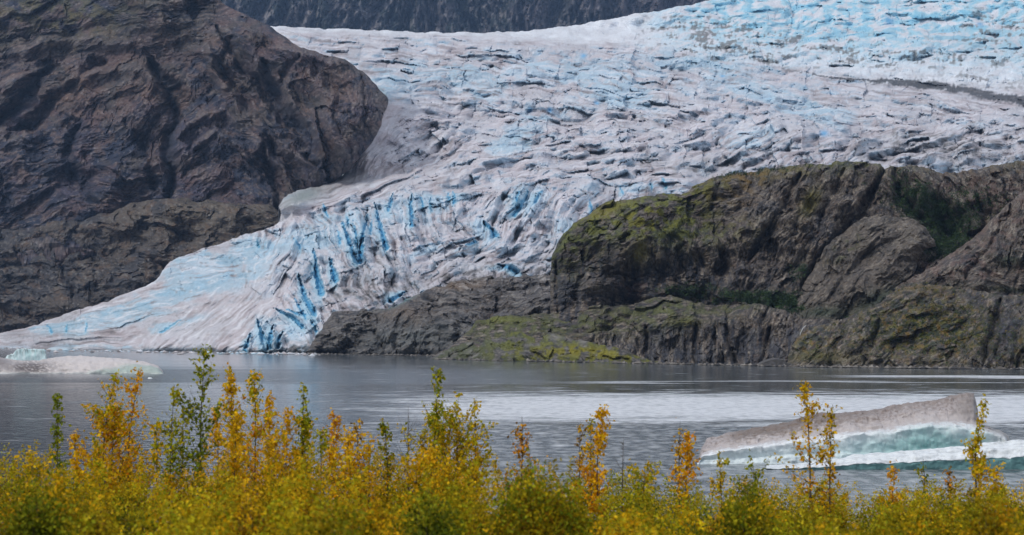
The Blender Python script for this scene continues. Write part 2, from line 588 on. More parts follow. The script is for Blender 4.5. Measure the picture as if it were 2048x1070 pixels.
def mount_relief(X, Y, sd):
    wx = X + 26 * fbm(X / 75, Y / 75, 4, 40); wy = Y + 24 * fbm(X / 75, Y / 75, 4, 47)
    big = fbm(X / 190, Y / 150, 3, 51) * 95
    fa = field(wx, wy, ROCK_ZONES, lambda a, c: facets(a / 120, c / 44, 53)[0]) * 62
    fb = field(wx, wy, ROCK_ZONES, lambda a, c: facets(a / 52, c / 18, 54)[0]) * 18
    fc = facets(wx / 15, wy / 9, 57)[0] * 4.5
    st = field(wx, wy, ROCK_ZONES, lambda a, c: ridged(a / 110, c / 26, 3, 55)) * 16
    fine = field(wx, wy, ROCK_ZONES, lambda a, c: ridged(a / 30, c / 8, 3, 61)) * 6
    crag = ridged(X / 44, Y / 38, 4, 66) * 12
    d = big + fa + fb + fc + st + fine + crag - 70
    # the long dark cleft and lesser gullies
    d = d - 75 * stroke(wx, Y, [(300, 120), (338, 170), (352, 235), (340, 300), (332, 410)], 13)
    d = d - 45 * stroke(wx, wy, [(210, 110), (120, 200), (20, 290)], 12)
    d = d - 40 * stroke(wx, wy, [(430, 60), (520, 170), (600, 290), (660, 350)], 12)
    d = d - 36 * stroke(wx, wy, [(470, 70), (450, 120), (440, 160)], 10)
    d = d - 30 * stroke(wx, wy, [(590, 110), (560, 180), (640, 330)], 9)
    d = d - 45 * stroke(wx, wy, [(560, 410), (540, 340), (520, 300)], 10)
    for pts, w, h_ in RIDGES:
        d = d + h_ * stroke(wx * 0.35 + X * 0.65, wy * 0.35 + Y * 0.65, pts, w)
    d = d - 60 * stroke(X, wy, [(525, 120), (555, 195), (605, 265)], 15) - 55 * stroke(wx, Y, [(100, 120), (60, 190), (0, 245)], 16)
    d = d - 50 * stroke(wx, Y, [(150, 250), (128, 330), (200, 405)], 16) - 40 * stroke(X, wy, [(250, 230), (300, 300), (310, 380)], 12)
    # folded dome right of the cleft, shoulder on the left
    d = d + 60 * blob(X, Y, 440, 330, 62, 95) + 45 * blob(X, Y, 300, 190, 50, 60, -35) + 60 * blob(X, Y, 690, 240, 60, 110)
    d = d + 45 * blob(X, Y, 600, 120, 110, 36, 20)
    d = d - 70 * np.exp(-sd / 14.0)
    return d, (st, fine, crag)


def mount_colour(X, Y, d, aux):
    st, fine, crag = aux
    n1 = fbm(X / 90, Y / 60, 4, 71); n2 = fbm(X / 26, Y / 20, 4, 75); n3 = fbm(X / 6, Y / 5, 3, 79)
    g = field(X + 12 * n2, Y + 12 * n1, ROCK_ZONES, lambda a, c: fbm(a / 55, c / 5.0, 4, 83))
    C = np.zeros(X.shape + (3,)) + (0.096, 0.084, 0.082)
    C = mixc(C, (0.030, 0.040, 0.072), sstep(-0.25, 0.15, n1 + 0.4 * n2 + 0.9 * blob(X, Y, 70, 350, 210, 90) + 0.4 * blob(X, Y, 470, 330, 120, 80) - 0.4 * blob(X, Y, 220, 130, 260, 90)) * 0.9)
    C = mixc(C, (0.150, 0.105, 0.092), sstep(0.05, 0.5, n2 + 0.25 * n1 + 0.35 * blob(X, Y, 200, 170, 200, 80) + 0.4 * blob(X, Y, 660, 140, 130, 80)) * 0.7)
    C = mixc(C, (0.115, 0.085, 0.108), sstep(0.0, 0.4, fbm(X / 110, Y / 70, 3, 96)) * 0.4)
    C = mixc(C, (0.185, 0.110, 0.088), sstep(0.05, 0.4, fbm(X / 70, Y / 55, 4, 97) + 0.3 * blob(X, Y, 190, 190, 190, 70) + 0.25 * blob(X, Y, 660, 140, 110, 70)) * 0.38)
    C = mixc(C, (0.195, 0.160, 0.150), sstep(0.10, 0.55, g) * 0.7)
    C = mixc(C, (0.022, 0.027, 0.042), sstep(-0.14, -0.5, g) * 0.75)
    C = mixc(C, (0.105, 0.110, 0.045), sstep(0.0, 0.4, n2 + 0.2) * (blob(X, Y, 110, 25, 200, 60)) * 0.6)
    C = mixc(C, (0.34, 0.33, 0.33), sstep(0.46, 0.62, n3) * 0.4)
    ln = field(X + 14 * n2, Y + 14 * n1, ROCK_ZONES, lambda a, c: ridged(a / 80, c / 8.5, 3, 87))
    C = mixc(C, (0.23, 0.195, 0.185), sstep(0.62, 0.86, ln) * 0.55)
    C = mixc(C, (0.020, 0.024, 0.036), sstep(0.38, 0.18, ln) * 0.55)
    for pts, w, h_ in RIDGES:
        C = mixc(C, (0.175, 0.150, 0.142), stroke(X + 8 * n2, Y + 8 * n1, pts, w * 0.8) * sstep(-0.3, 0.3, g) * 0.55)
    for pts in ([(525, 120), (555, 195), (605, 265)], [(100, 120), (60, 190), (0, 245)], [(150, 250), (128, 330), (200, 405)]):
        C = mixc(C, (0.028, 0.036, 0.058), stroke(X + 8 * n2, Y + 8 * n1, pts, 16) * 0.7)  # gully shade painted in along the carved grooves
    C = mixc(C, (0.05, 0.055, 0.075), stroke(X, Y, [(300, 120), (338, 170), (352, 235), (340, 300), (332, 410)], 12) * 0.7)  # shade of the long cleft painted in as well
    return C * (1 + 0.22 * n3[..., None])


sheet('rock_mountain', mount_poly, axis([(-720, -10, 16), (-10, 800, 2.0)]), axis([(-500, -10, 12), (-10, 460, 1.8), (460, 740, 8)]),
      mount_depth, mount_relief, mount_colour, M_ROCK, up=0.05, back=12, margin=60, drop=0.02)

# brown ledge below it, sloping to the ice edge
LEDGE_ZONES = [(100, 560, 300, 120, 18, 1), (400, 460, 140, 60, 12, 1), (300, 480, 120, 60, -25, 1), (150, 470, 150, 60, -30, 1), (60, 640, 200, 60, 20, 1)]


def ledge_relief(X, Y, sd):
    wx = X + 22 * fbm(X / 50, Y / 40, 3, 140); wy = Y + 18 * fbm(X / 50, Y / 40, 3, 147)
    st = field(wx, wy, LEDGE_ZONES, lambda a, c: ridged(a / 70, c / 22, 4, 155)) * 28
    fine = field(wx, wy, LEDGE_ZONES, lambda a, c: ridged(a / 20, c / 7, 3, 161)) * 9
    fa = field(wx, wy, LEDGE_ZONES, lambda a, c: facets(a / 70, c / 34, 153)[0]) * 44
    fb = facets(wx / 26, wy / 14, 154)[0] * 16 + facets(wx / 11, wy / 7, 156)[0] * 6
    d = fbm(X / 120, Y / 80, 3, 151) * 60 + fa + fb + st * 0.4 + fine * 0.5 + ridged(X / 34, Y / 26, 4, 166) * 10 - 50
    d = d + 30 * blob(X, Y, 420, 430, 90, 24) - 32 * stroke(wx, wy, [(300, 430), (270, 480), (330, 560)], 10)
    d = d - 25 * stroke(wx, wy, [(170, 440), (120, 520), (140, 600)], 10) - 40 * np.exp(-sd / 8.0)
    return d, (st, fine)


def ledge_colour(X, Y, d, aux):
    n1 = fbm(X / 70, Y / 50, 4, 171); n2 = fbm(X / 22, Y / 16, 4, 175); n3 = fbm(X / 6, Y / 5, 3, 179)
    g = field(X + 14 * n2, Y + 14 * n1, LEDGE_ZONES, lambda a, c: fbm(a / 30, c / 5.0, 4, 183))
    C = np.zeros(X.shape + (3,)) + (0.095, 0.080, 0.070)
    C = mixc(C, (0.150, 0.125, 0.098), blob(X, Y, 400, 430, 170, 42) * 0.85)
    C = mixc(C, (0.050, 0.052, 0.062), sstep(0.0, 0.4, n1 + 0.6 * blob(X, Y, 60, 520, 200, 90) - 0.5 * blob(X, Y, 400, 430, 150, 50)) * 0.7)
    C = mixc(C, (0.150, 0.098, 0.066), sstep(0.05, 0.4, n2) * 0.5)
    C = mixc(C, (0.20, 0.185, 0.165), sstep(0.12, 0.5, g) * 0.6)
    C = mixc(C, (0.034, 0.036, 0.042), sstep(-0.12, -0.45, g) * 0.75)
    C = mixc(C, (0.28, 0.28, 0.28), sstep(0.4, 0.6, n3) * 0.4)
    return C * (1 + 0.22 * n3[..., None])


ledge_poly = [(-400, 470), (-60, 462), (60, 452), (150, 432), (220, 424), (262, 404), (330, 396), (420, 394), (480, 403), (540, 408), (556, 420), (570, 440),
              (640, 470), (560, 640), (300, 716), (-400, 716)]
sheet('rock_ledge', ledge_poly, axis([(-410, -10, 12), (-10, 600, 1.9)]), axis([(385, 690, 1.7), (690, 730, 8)]),
      lambda X, Y, sd: mount_depth(X, Y) - 75 + 35 * np.exp(-sd / 10.0) - 0.25 * np.clip(Y - 400, 0, 300), ledge_relief, ledge_colour, M_ROCK, up=0.05, back=6, margin=40)

# ------------------------------------------------------------------ glacier
ICE_ZONES = [  # cx, cy, rx, ry, grain angle, weight
    (900, 150, 330, 110, 4, 1), (1250, 200, 300, 110, 10, 1), (1300, 90, 220, 50, 6, 1),
    (1750, 70, 420, 90, -4, 1.2), (1750, 200, 300, 70, 8, 1), (1900, 300, 220, 60, -14, 1),
    (1500, 290, 200, 50, -22, 1), (1150, 320, 220, 60, -8, 1), (820, 300, 120, 70, -30, 1),
    (720, 290, 60, 80, -58, 1.5), (700, 385, 160, 30, -18, 1.3), (950, 370, 160, 40, -14, 1),
    (720, 500, 110, 60, 68, 1.3), (860, 450, 80, 50, 72, 1.2), (1040, 440, 110, 60, -62, 1.2), (960, 520, 120, 40, -24, 1),
    (1190, 430, 60, 50, -55, 1), (560, 530, 70, 70, -58, 1.2), (430, 520, 120, 40, -8, 1.1), (250, 610, 180, 40, -14, 1.1),
    (440, 650, 130, 50, -38, 1.4), (100, 670, 160, 30, -6, 1.2), (620, 620, 60, 60, 55, 1.2)]
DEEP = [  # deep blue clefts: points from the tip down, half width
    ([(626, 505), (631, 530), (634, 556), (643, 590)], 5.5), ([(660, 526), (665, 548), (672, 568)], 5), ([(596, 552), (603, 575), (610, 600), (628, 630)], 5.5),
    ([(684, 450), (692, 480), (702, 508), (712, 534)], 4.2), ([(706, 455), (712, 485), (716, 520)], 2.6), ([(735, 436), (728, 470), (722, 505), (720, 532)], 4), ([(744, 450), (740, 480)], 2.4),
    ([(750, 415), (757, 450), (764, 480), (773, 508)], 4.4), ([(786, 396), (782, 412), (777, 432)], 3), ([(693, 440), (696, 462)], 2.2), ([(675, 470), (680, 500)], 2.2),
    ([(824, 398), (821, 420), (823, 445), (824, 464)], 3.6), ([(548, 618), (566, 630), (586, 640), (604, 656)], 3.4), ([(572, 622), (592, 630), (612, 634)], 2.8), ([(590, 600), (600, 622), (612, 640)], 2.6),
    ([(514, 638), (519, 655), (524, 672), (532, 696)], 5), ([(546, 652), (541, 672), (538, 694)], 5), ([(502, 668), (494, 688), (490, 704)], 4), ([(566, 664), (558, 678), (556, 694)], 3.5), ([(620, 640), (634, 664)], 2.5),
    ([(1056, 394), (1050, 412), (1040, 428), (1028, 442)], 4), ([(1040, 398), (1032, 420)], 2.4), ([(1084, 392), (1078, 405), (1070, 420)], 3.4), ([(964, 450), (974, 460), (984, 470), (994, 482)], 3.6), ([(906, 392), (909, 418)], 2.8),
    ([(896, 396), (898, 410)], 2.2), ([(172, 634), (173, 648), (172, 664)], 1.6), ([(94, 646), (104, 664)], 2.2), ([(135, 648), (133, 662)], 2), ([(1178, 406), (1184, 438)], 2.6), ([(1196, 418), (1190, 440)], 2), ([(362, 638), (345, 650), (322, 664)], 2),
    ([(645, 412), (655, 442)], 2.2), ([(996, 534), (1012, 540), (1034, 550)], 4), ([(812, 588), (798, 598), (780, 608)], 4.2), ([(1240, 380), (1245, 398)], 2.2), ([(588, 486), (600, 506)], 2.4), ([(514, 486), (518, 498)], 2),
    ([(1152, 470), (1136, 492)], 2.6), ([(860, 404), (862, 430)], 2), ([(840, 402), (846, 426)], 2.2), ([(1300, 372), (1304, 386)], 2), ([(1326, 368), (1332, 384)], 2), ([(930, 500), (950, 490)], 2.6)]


def ice_smooth(X, Y):
    """1 where the tongue is smooth, 0 in the icefalls"""
    s = np.clip(blob(X, Y, 300, 610, 260, 90, -18) + blob(X, Y, 60, 670, 200, 40) + 0.9 * blob(X, Y, 720, 300, 70, 90, -60) + 0.6 * blob(X, Y, 680, 385, 150, 25, -18)
                + 0.8 * blob(X, Y, 450, 650, 100, 50, -30) + blob(X, Y, 800, 62, 330, 12) + blob(X, Y, 1150, 66, 220, 26) + 0.5 * blob(X, Y, 1900, 190, 250, 20, 5), 0, 1)
    return s


def glacier_relief(X, Y, sd):
    w1 = fbm(X / 90, Y / 60, 3, 200); w2 = fbm(X / 95, Y / 55, 3, 207)
    wx = X + 14 * w1 + 2 * fbm(X / 22, Y / 18, 2, 213); wy = Y + 8 * w2 + 1.5 * fbm(X / 24, Y / 16, 2, 217)
    far = np.interp(Y, [0, 150, 330, 450, 700], [1.7, 1.5, 1.25, 1.0, 0.8])
    S = np.interp(Y, [-50, 100, 200, 330, 400, 450, 600, 660, 705], [6.5, 7, 6.5, 6, 5, 3.4, 2.2, 1.7, 1.3])   # metres of depth per row
    def saw(a, c, per, seed, asym=0.56):
        ph = c / per + 0.85 * fbm(a / (per * 3.6), c / (per * 2.2), 3, seed)
        cell = np.floor(ph)
        f = ph - cell
        amp = 0.25 + 1.1 * np.clip(noise(a / (per * 2.4), cell * 7.3, seed + 9) + 0.35, 0, 1)
        return np.where(f < asym, f / asym, 1 - sstep(asym, 1.0, f)) * amp
    s1 = field(wx, wy, ICE_ZONES, lambda a, c: saw(a, c, 34, 221))
    fl, cid = field(wx, wy, ICE_ZONES, lambda a, c: facets(a / 56, c / 25, 231, 1.0, 0.55))
    fs, cis = field(wx, wy, ICE_ZONES, lambda a, c: facets(a / 26, c / 10, 235, 1.0))
    def crack(a, c):
        f1, f2, _ = voronoi(a / 52, c / 17, 243)
        return sstep(0.10, 0.0, f2 - f1)
    cr = field(wx + 5 * noise(X / 12, Y / 9, 244), wy + 4 * noise(X / 13, Y / 8, 245), ICE_ZONES, crack) * sstep(-0.05, 0.4, fbm(X / 34, Y / 20, 3, 246)) * (0.35 + 0.65 * sstep(0, 0.3, w2))
    rd = field(wx, wy, ICE_ZONES, lambda a, c: ridged(a / 40, c / 15, 3, 241))
    sm = ice_smooth(X, Y)
    chaos = np.clip(blob(X, Y, 1650, 290, 420, 60) + blob(X, Y, 1080, 440, 170, 80) + blob(X, Y, 720, 490, 160, 80) + 0.7 * blob(X, Y, 1700, 60, 420, 80), 0, 1)
    rough_ = 1 - 0.9 * sm
    d = S * (7 * s1 + np.interp(Y, [0, 200, 420], [9, 12, 17]) * fl + 8.5 * fs + 3.0 * facets(wx / 12, wy / 6, 237, 0.9)[0] + 2.0 * rd - 5 * cr) * rough_
    d = d + S * (7 * fbm(X / 70, Y / 34, 3, 251) + 0.7 * fbm(X / 9, Y / 6, 3, 255) * rough_)
    inm, _, _ = poly_dist(X, Y, mount_poly)
    marg = np.exp(-(np.clip(-inm, 0, 400) / 58.0) ** 2) * sstep(150, 240, Y) * sstep(400, 360, Y)       # ice pressed smooth along the rock
    d = d * (1 - 0.75 * marg) + marg * 5 * field(wx, wy, [(720, 290, 80, 90, -58, 1), (690, 370, 80, 40, -22, 1)], lambda a, c: ridged(a / 150, c / 12, 3, 257))
    # seracs: tall blades between clefts
    BZ = [(720, 480, 120, 90, 72, 1), (860, 440, 90, 60, 66, 1), (1040, 430, 140, 80, -66, 1), (1700, 290, 400, 60, 80, 0.9), (580, 600, 70, 70, 55, 1)]
    bl = field(wx, wy, BZ, lambda a, c: facets(a / 74, c / 30, 261, 1.2)[0])
    b2 = field(wx, wy, BZ, lambda a, c: facets(a / 34, c / 13, 263, 1.0)[0])
    d = d + (60 * bl + 22 * b2) * chaos * rough_
    # long flow folds on the smooth tongue
    fold = field(wx, wy, ICE_ZONES, lambda a, c: facets(a / 210, c / 30, 271, 0.9)[0] + 0.22 * ridged(a / 120, c / 14, 3, 273))
    d = d + sm * S * (13 * fold - 4)
    for pts, w in DEEP:
        t, side = wedge(X, Y, pts, w)
        d = d - (4 if w < 3 else 13) * sstep(1.25, 0.7, t) + (0 if w < 3 else 9) * np.exp(-((t - 1.7) / 0.5) ** 2) * (side < 0)
    # bulky forms
    d = d + 28 * blob(X, Y, 655, 490, 34, 55, 10) + 26 * blob(X, Y, 815, 455, 20, 50, 18) + 30 * blob(X, Y, 585, 510, 30, 40, 20)
    d = d + 22 * blob(X, Y, 760, 600, 60, 45) + 18 * blob(X, Y, 1590, 300, 60, 22) + 26 * blob(X, Y, 1480, 300, 60, 26, 10) + 34 * blob(X, Y, 1870, 320, 120, 26, -8)
    d = d + 22 * blob(X, Y, 400, 690, 50, 12)
    d = d - 24 * np.exp(-sd / 4.0)
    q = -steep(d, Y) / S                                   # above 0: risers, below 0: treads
    return d - 20, (cr * (1 - marg), q, cis, cid, np.maximum(sm, marg), chaos, bl, fold, wx, wy)


def glacier_colour(X, Y, d, aux):
    cr, q, cis, cid, sm, chaos, bl, fold, wx, wy = aux
    n1 = fbm(wx / 85, wy / 40, 4, 301); n2 = fbm(wx / 26, wy / 14, 4, 305); n3 = fbm(X / 5, Y / 4, 3, 309)
    g = field(wx, wy, ICE_ZONES, lambda a, c: fbm(a / 60, c / 6.0, 4, 313))
    g2 = field(wx, wy, ICE_ZONES, lambda a, c: fbm(a / 24, c / 9.0, 4, 317))
    C = np.zeros(X.shape + (3,)) + (0.56, 0.55, 0.59)                       # grey-white ice
    C = mixc(C, (0.545, 0.49, 0.515), sstep(-0.25, 0.3, n1 + 0.5 * g2 - 0.2 * q))   # faintly pink dust on it
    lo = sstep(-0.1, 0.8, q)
    # clean ice shows blue
    B = [(880, 150, 120, 28, 0, .8), (765, 175, 60, 26, 20, .8), (960, 190, 60, 30, 0, .6), (1170, 150, 160, 40, 8, .7), (1400, 130, 120, 26, 10, .6),
         (1030, 290, 60, 26, -10, .8), (1080, 240, 70, 20, 0, .5), (1560, 200, 150, 22, 12, .8), (1650, 250, 90, 22, 10, .5), (1500, 290, 70, 26, -10, .6), (1250, 210, 120, 30, 0, .5),
         (420, 525, 110, 26, -14, .8), (330, 592, 130, 17, -16, 1.0), (230, 628, 90, 12, -14, .8), (520, 500, 60, 24, -10, .6), (602, 492, 24, 24, 0, .9),
         (640, 485, 24, 22, 0, .7), (470, 560, 70, 18, -10, .6), (340, 650, 70, 9, -14, .7), (270, 640, 90, 8, -12, .5), (90, 655, 40, 10, -10, .8), (150, 660, 30, 12, 0, .7),
         (700, 480, 60, 50, 0, .6), (820, 430, 80, 34, 0, .6), (1050, 415, 44, 28, 0, .9), (905, 405, 40, 14, 0, .7), (1000, 540, 34, 8, 0, .9), (965, 470, 30, 16, 30, .7),
         (530, 670, 40, 30, 0, .9), (640, 680, 16, 24, 0, .6), (610, 640, 30, 40, 30, .7), (580, 400, 60, 18, -20, .25), (850, 510, 40, 10, -20, .6), (930, 510, 40, 14, -20, .5),
         (1180, 400, 40, 26, 0, .4), (1130, 470, 40, 16, -20, .5), (1270, 385, 40, 10, 0, .5), (1930, 260, 60, 14, 0, .4), (650, 450, 30, 20, 0, .6), (200, 690, 90, 5, 0, .6)]
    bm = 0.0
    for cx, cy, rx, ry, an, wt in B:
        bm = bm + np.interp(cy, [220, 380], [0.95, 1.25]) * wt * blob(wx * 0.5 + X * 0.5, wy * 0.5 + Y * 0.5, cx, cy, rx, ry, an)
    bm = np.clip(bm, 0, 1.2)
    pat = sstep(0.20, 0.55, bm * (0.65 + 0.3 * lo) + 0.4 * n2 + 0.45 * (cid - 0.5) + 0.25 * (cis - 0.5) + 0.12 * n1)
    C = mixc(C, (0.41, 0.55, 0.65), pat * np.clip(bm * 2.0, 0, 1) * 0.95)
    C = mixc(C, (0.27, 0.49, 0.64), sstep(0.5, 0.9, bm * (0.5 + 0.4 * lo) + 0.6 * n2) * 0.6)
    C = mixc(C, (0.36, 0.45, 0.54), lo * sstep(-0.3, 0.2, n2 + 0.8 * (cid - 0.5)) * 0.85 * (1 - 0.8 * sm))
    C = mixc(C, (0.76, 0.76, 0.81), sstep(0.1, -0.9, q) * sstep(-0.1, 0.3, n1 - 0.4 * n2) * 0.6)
    C = mixc(C, (0.27, 0.35, 0.44), cr * (1 - sm) * 0.5)  # shadow of the crack grooves put into the colour too
    C = mixc(C, (0.84, 0.85, 0.88), sstep(0.4, 0.75, g2 + 0.35 * n3 + 0.2) * 0.5)
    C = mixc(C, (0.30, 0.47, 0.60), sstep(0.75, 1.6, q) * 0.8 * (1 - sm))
    tone_ = 0.86 + 0.26 * cid * (1 - 0.6 * sm) + 0.16 * (cis - 0.5) * (1 - 0.7 * sm)
    C = C * tone_[..., None]
    # dust lines
    C = mixc(C, (0.31, 0.26, 0.27), sstep(0.05, 0.45, g + 0.35 * n1 - 0.25 * bm) * 0.7)
    C = mixc(C, (0.30, 0.265, 0.27), sstep(0.2, 0.5, g2 - 0.15 * bm) * 0.42)
    C = mixc(C, (0.78, 0.78, 0.82), sstep(-0.12, -0.5, g) * 0.6)
    # upper clean basin: white, then cyan icefall
    up = sstep(26, -6, Y + 10 * fbm(X / 60, Y / 10, 3, 340) - np.interp(X, [540, 900, 1100, 1300, 1400, 1600, 1800, 2048, 2400], [52, 66, 72, 90, 104, 134, 158, 176, 195]))
    cleanw = (0.80, 0.83, 0.88)
    C = mixc(C, cleanw, np.clip(up * (0.9 + 0.5 * n2), 0, 1) * 0.92)
    cy_ = sstep(1230, 1450, X + 40 * n1) * sstep(175, 60, Y + 40 * n2 - 0.03 * (X - 1700))
    C = mixc(C, (0.38, 0.65, 0.77), cy_ * sstep(-0.3, 0.35, 0.9 * n2 + g2 * 0.6 + lo * 0.5) * 0.95)
    C = mixc(C, (0.18, 0.50, 0.70), cy_ * sstep(0.2, 0.55, n2 + 0.4 * lo) * 0.6)
    C = mixc(C, (0.36, 0.47, 0.54), cy_ * sstep(1700, 2048, X) * sstep(40, 110, Y) * 0.4)
    sp = 0.75 * fbm(wx / 42, wy / 11, 4, 330) + 0.55 * fbm(X / 7, Y / 9, 3, 334)
    spd = blob(X, Y, 1430, 95, 130, 34, 12) + 0.9 * blob(X, Y, 1620, 95, 200, 26, 4) + 0.7 * blob(X, Y, 1400, 60, 90, 24) + 0.8 * blob(X, Y, 2000, 70, 120, 60) + 0.45 * blob(X, Y, 1800, 130, 220, 26)
    C = mixc(C, (0.15, 0.14, 0.13), sstep(0.36, 0.62, sp + 0.30 * spd + 0.12 * lo) * np.clip(spd * 1.6, 0, 1) * 0.85)
    # medial moraine
    md, _ = line_dist(X, Y + 5 * n2, [(1500, 128), (1600, 150), (1660, 162), (1780, 167), (1860, 174), (1960, 190), (2048, 205), (2300, 250)])
    mw = np.interp(X, [1500, 1640, 1700, 1850, 2048], [0.9, 1.5, 2.6, 6.5, 8.5]) * (1 + 0.7 * sp)
    C = mixc(C, (0.03, 0.03, 0.033), sstep(mw * 1.5, mw * 0.6, md + 3.5 * n3 + 2 * n2) * sstep(1480, 1680, X) * 0.95)
    C = mixc(C, (0.20, 0.19, 0.19), blob(X, Y, 1975, 168, 100, 14, 9) * sstep(0.0, 0.35, sp) * 0.8)
    # dirty ice towards the right margin and the snout's right edge
    dm = 0.75 * blob(X, Y, 1880, 310, 190, 38) + 0.5 * blob(X, Y, 1420, 345, 150, 22) + 0.6 * blob(X, Y, 1170, 500, 110, 34, -20) + 0.75 * blob(X, Y, 940, 560, 170, 24, -6) + 0.7 * blob(X, Y, 740, 590, 90, 50)
    C = mixc(C, (0.27, 0.245, 0.245), np.clip(dm * (0.75 + 1.2 * g2), 0, 1) * 0.75)
    C = mixc(C, (0.095, 0.09, 0.09), sstep(0.28, 0.5, g2 * 0.7 + n3 * 0.5 + 0.35 * dm) * np.clip(dm * 1.5, 0, 1) * 0.8)
    # scattered grit bands
    gb = blob(X, Y, 980, 195, 90, 16) + 0.8 * blob(X, Y, 1400, 345, 120, 12) + 0.7 * blob(X, Y, 930, 480, 50, 36) + 0.5 * blob(X, Y, 1140, 165, 40, 10) + 0.5 * blob(X, Y, 1290, 250, 100, 20)
    C = mixc(C, (0.14, 0.125, 0.13), sstep(0.12, 0.42, g2 + 0.25 * sp) * np.clip(gb, 0, 1) * 0.85)
    C = mixc(C, (0.20, 0.18, 0.18), sstep(0.30, 0.44, sp * 0.7 + g * 0.5) * 0.5 * (1 - up))
    # greenish dirty lobe against the rock
    C = mixc(C, (0.27, 0.31, 0.30), blob(X, Y, 605, 398, 52, 17, -22) * 0.95)
    # blue clefts: the ice's own blue, with shadow blue painted into the cores
    C = mixc(C, (0.30, 0.54, 0.68), sstep(0.30, 0.05, bl) * chaos * sstep(560, 500, Y) * sstep(1300, 1150, X) * sstep(-0.3, 0.2, n2) * 0.9)
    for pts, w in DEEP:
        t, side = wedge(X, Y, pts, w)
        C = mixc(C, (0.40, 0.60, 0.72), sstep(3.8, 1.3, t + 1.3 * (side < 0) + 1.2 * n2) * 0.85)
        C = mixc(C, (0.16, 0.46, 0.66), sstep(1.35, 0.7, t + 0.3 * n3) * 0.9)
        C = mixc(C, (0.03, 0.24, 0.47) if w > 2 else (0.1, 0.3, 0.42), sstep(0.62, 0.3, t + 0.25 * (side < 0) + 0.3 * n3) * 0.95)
        if w > 4: C = mixc(C, (0.80, 0.81, 0.84), np.exp(-((t - 1.75) / 0.45) ** 2) * (side < 0) * 0.6)  # bright blade edge on one side, a lit rim painted in
    for cx, cy, r_ in ((1167, 117, 6), (1194, 212, 5), (1445, 158, 5), (1648, 280, 9), (1100, 228, 5), (1060, 225, 4), (1960, 55, 6), (1778, 48, 9)):
        C = mixc(C, (0.12, 0.42, 0.72), blob(X, Y, cx, cy, r_, r_ * 0.8) * 0.9)
    # brown cap at the foot of the right snout
    C = mixc(C, (0.075, 0.068, 0.066), blob(X, Y, 590, 700, 60, 12) * sstep(-0.1, 0.25, n2 + 0.2) * 0.95)
    return C * (1 + 0.08 * n3[..., None] + 0.06 * n2[..., None])


glacier_poly = [(-420, 690), (-200, 684), (-40, 670), (0, 664), (50, 654), (110, 634), (165, 615), (215, 600), (290, 570), (318, 552), (332, 530), (350, 518), (420, 492), (500, 470),
                (548, 456), (575, 440), (580, 434), (562, 430), (556, 414), (566, 400), (600, 384), (650, 370), (668, 362), (690, 346), (690, 250), (600, 120), (520, 80), (500, 56), (560, 54), (640, 58), (740, 61), (850, 65), (960, 65), (1060, 61), (1160, 50), (1290, 30), (1400, 10),
                (1450, -6), (1600, -50), (1900, -110), (2400, -170), (2560, -160), (2560, 560), (1500, 640), (1100, 660), (700, 700), (640, 706), (625, 708), (500, 708), (420, 706), (300, 703), (150, 700), (0, 696), (-420, 694)]
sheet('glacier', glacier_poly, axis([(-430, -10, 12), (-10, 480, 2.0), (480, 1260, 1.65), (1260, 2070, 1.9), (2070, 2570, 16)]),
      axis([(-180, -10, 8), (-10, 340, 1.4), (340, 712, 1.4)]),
      glacier_depth, glacier_relief, glacier_colour, M_ICE, up=0.06, back=8, margin=26)

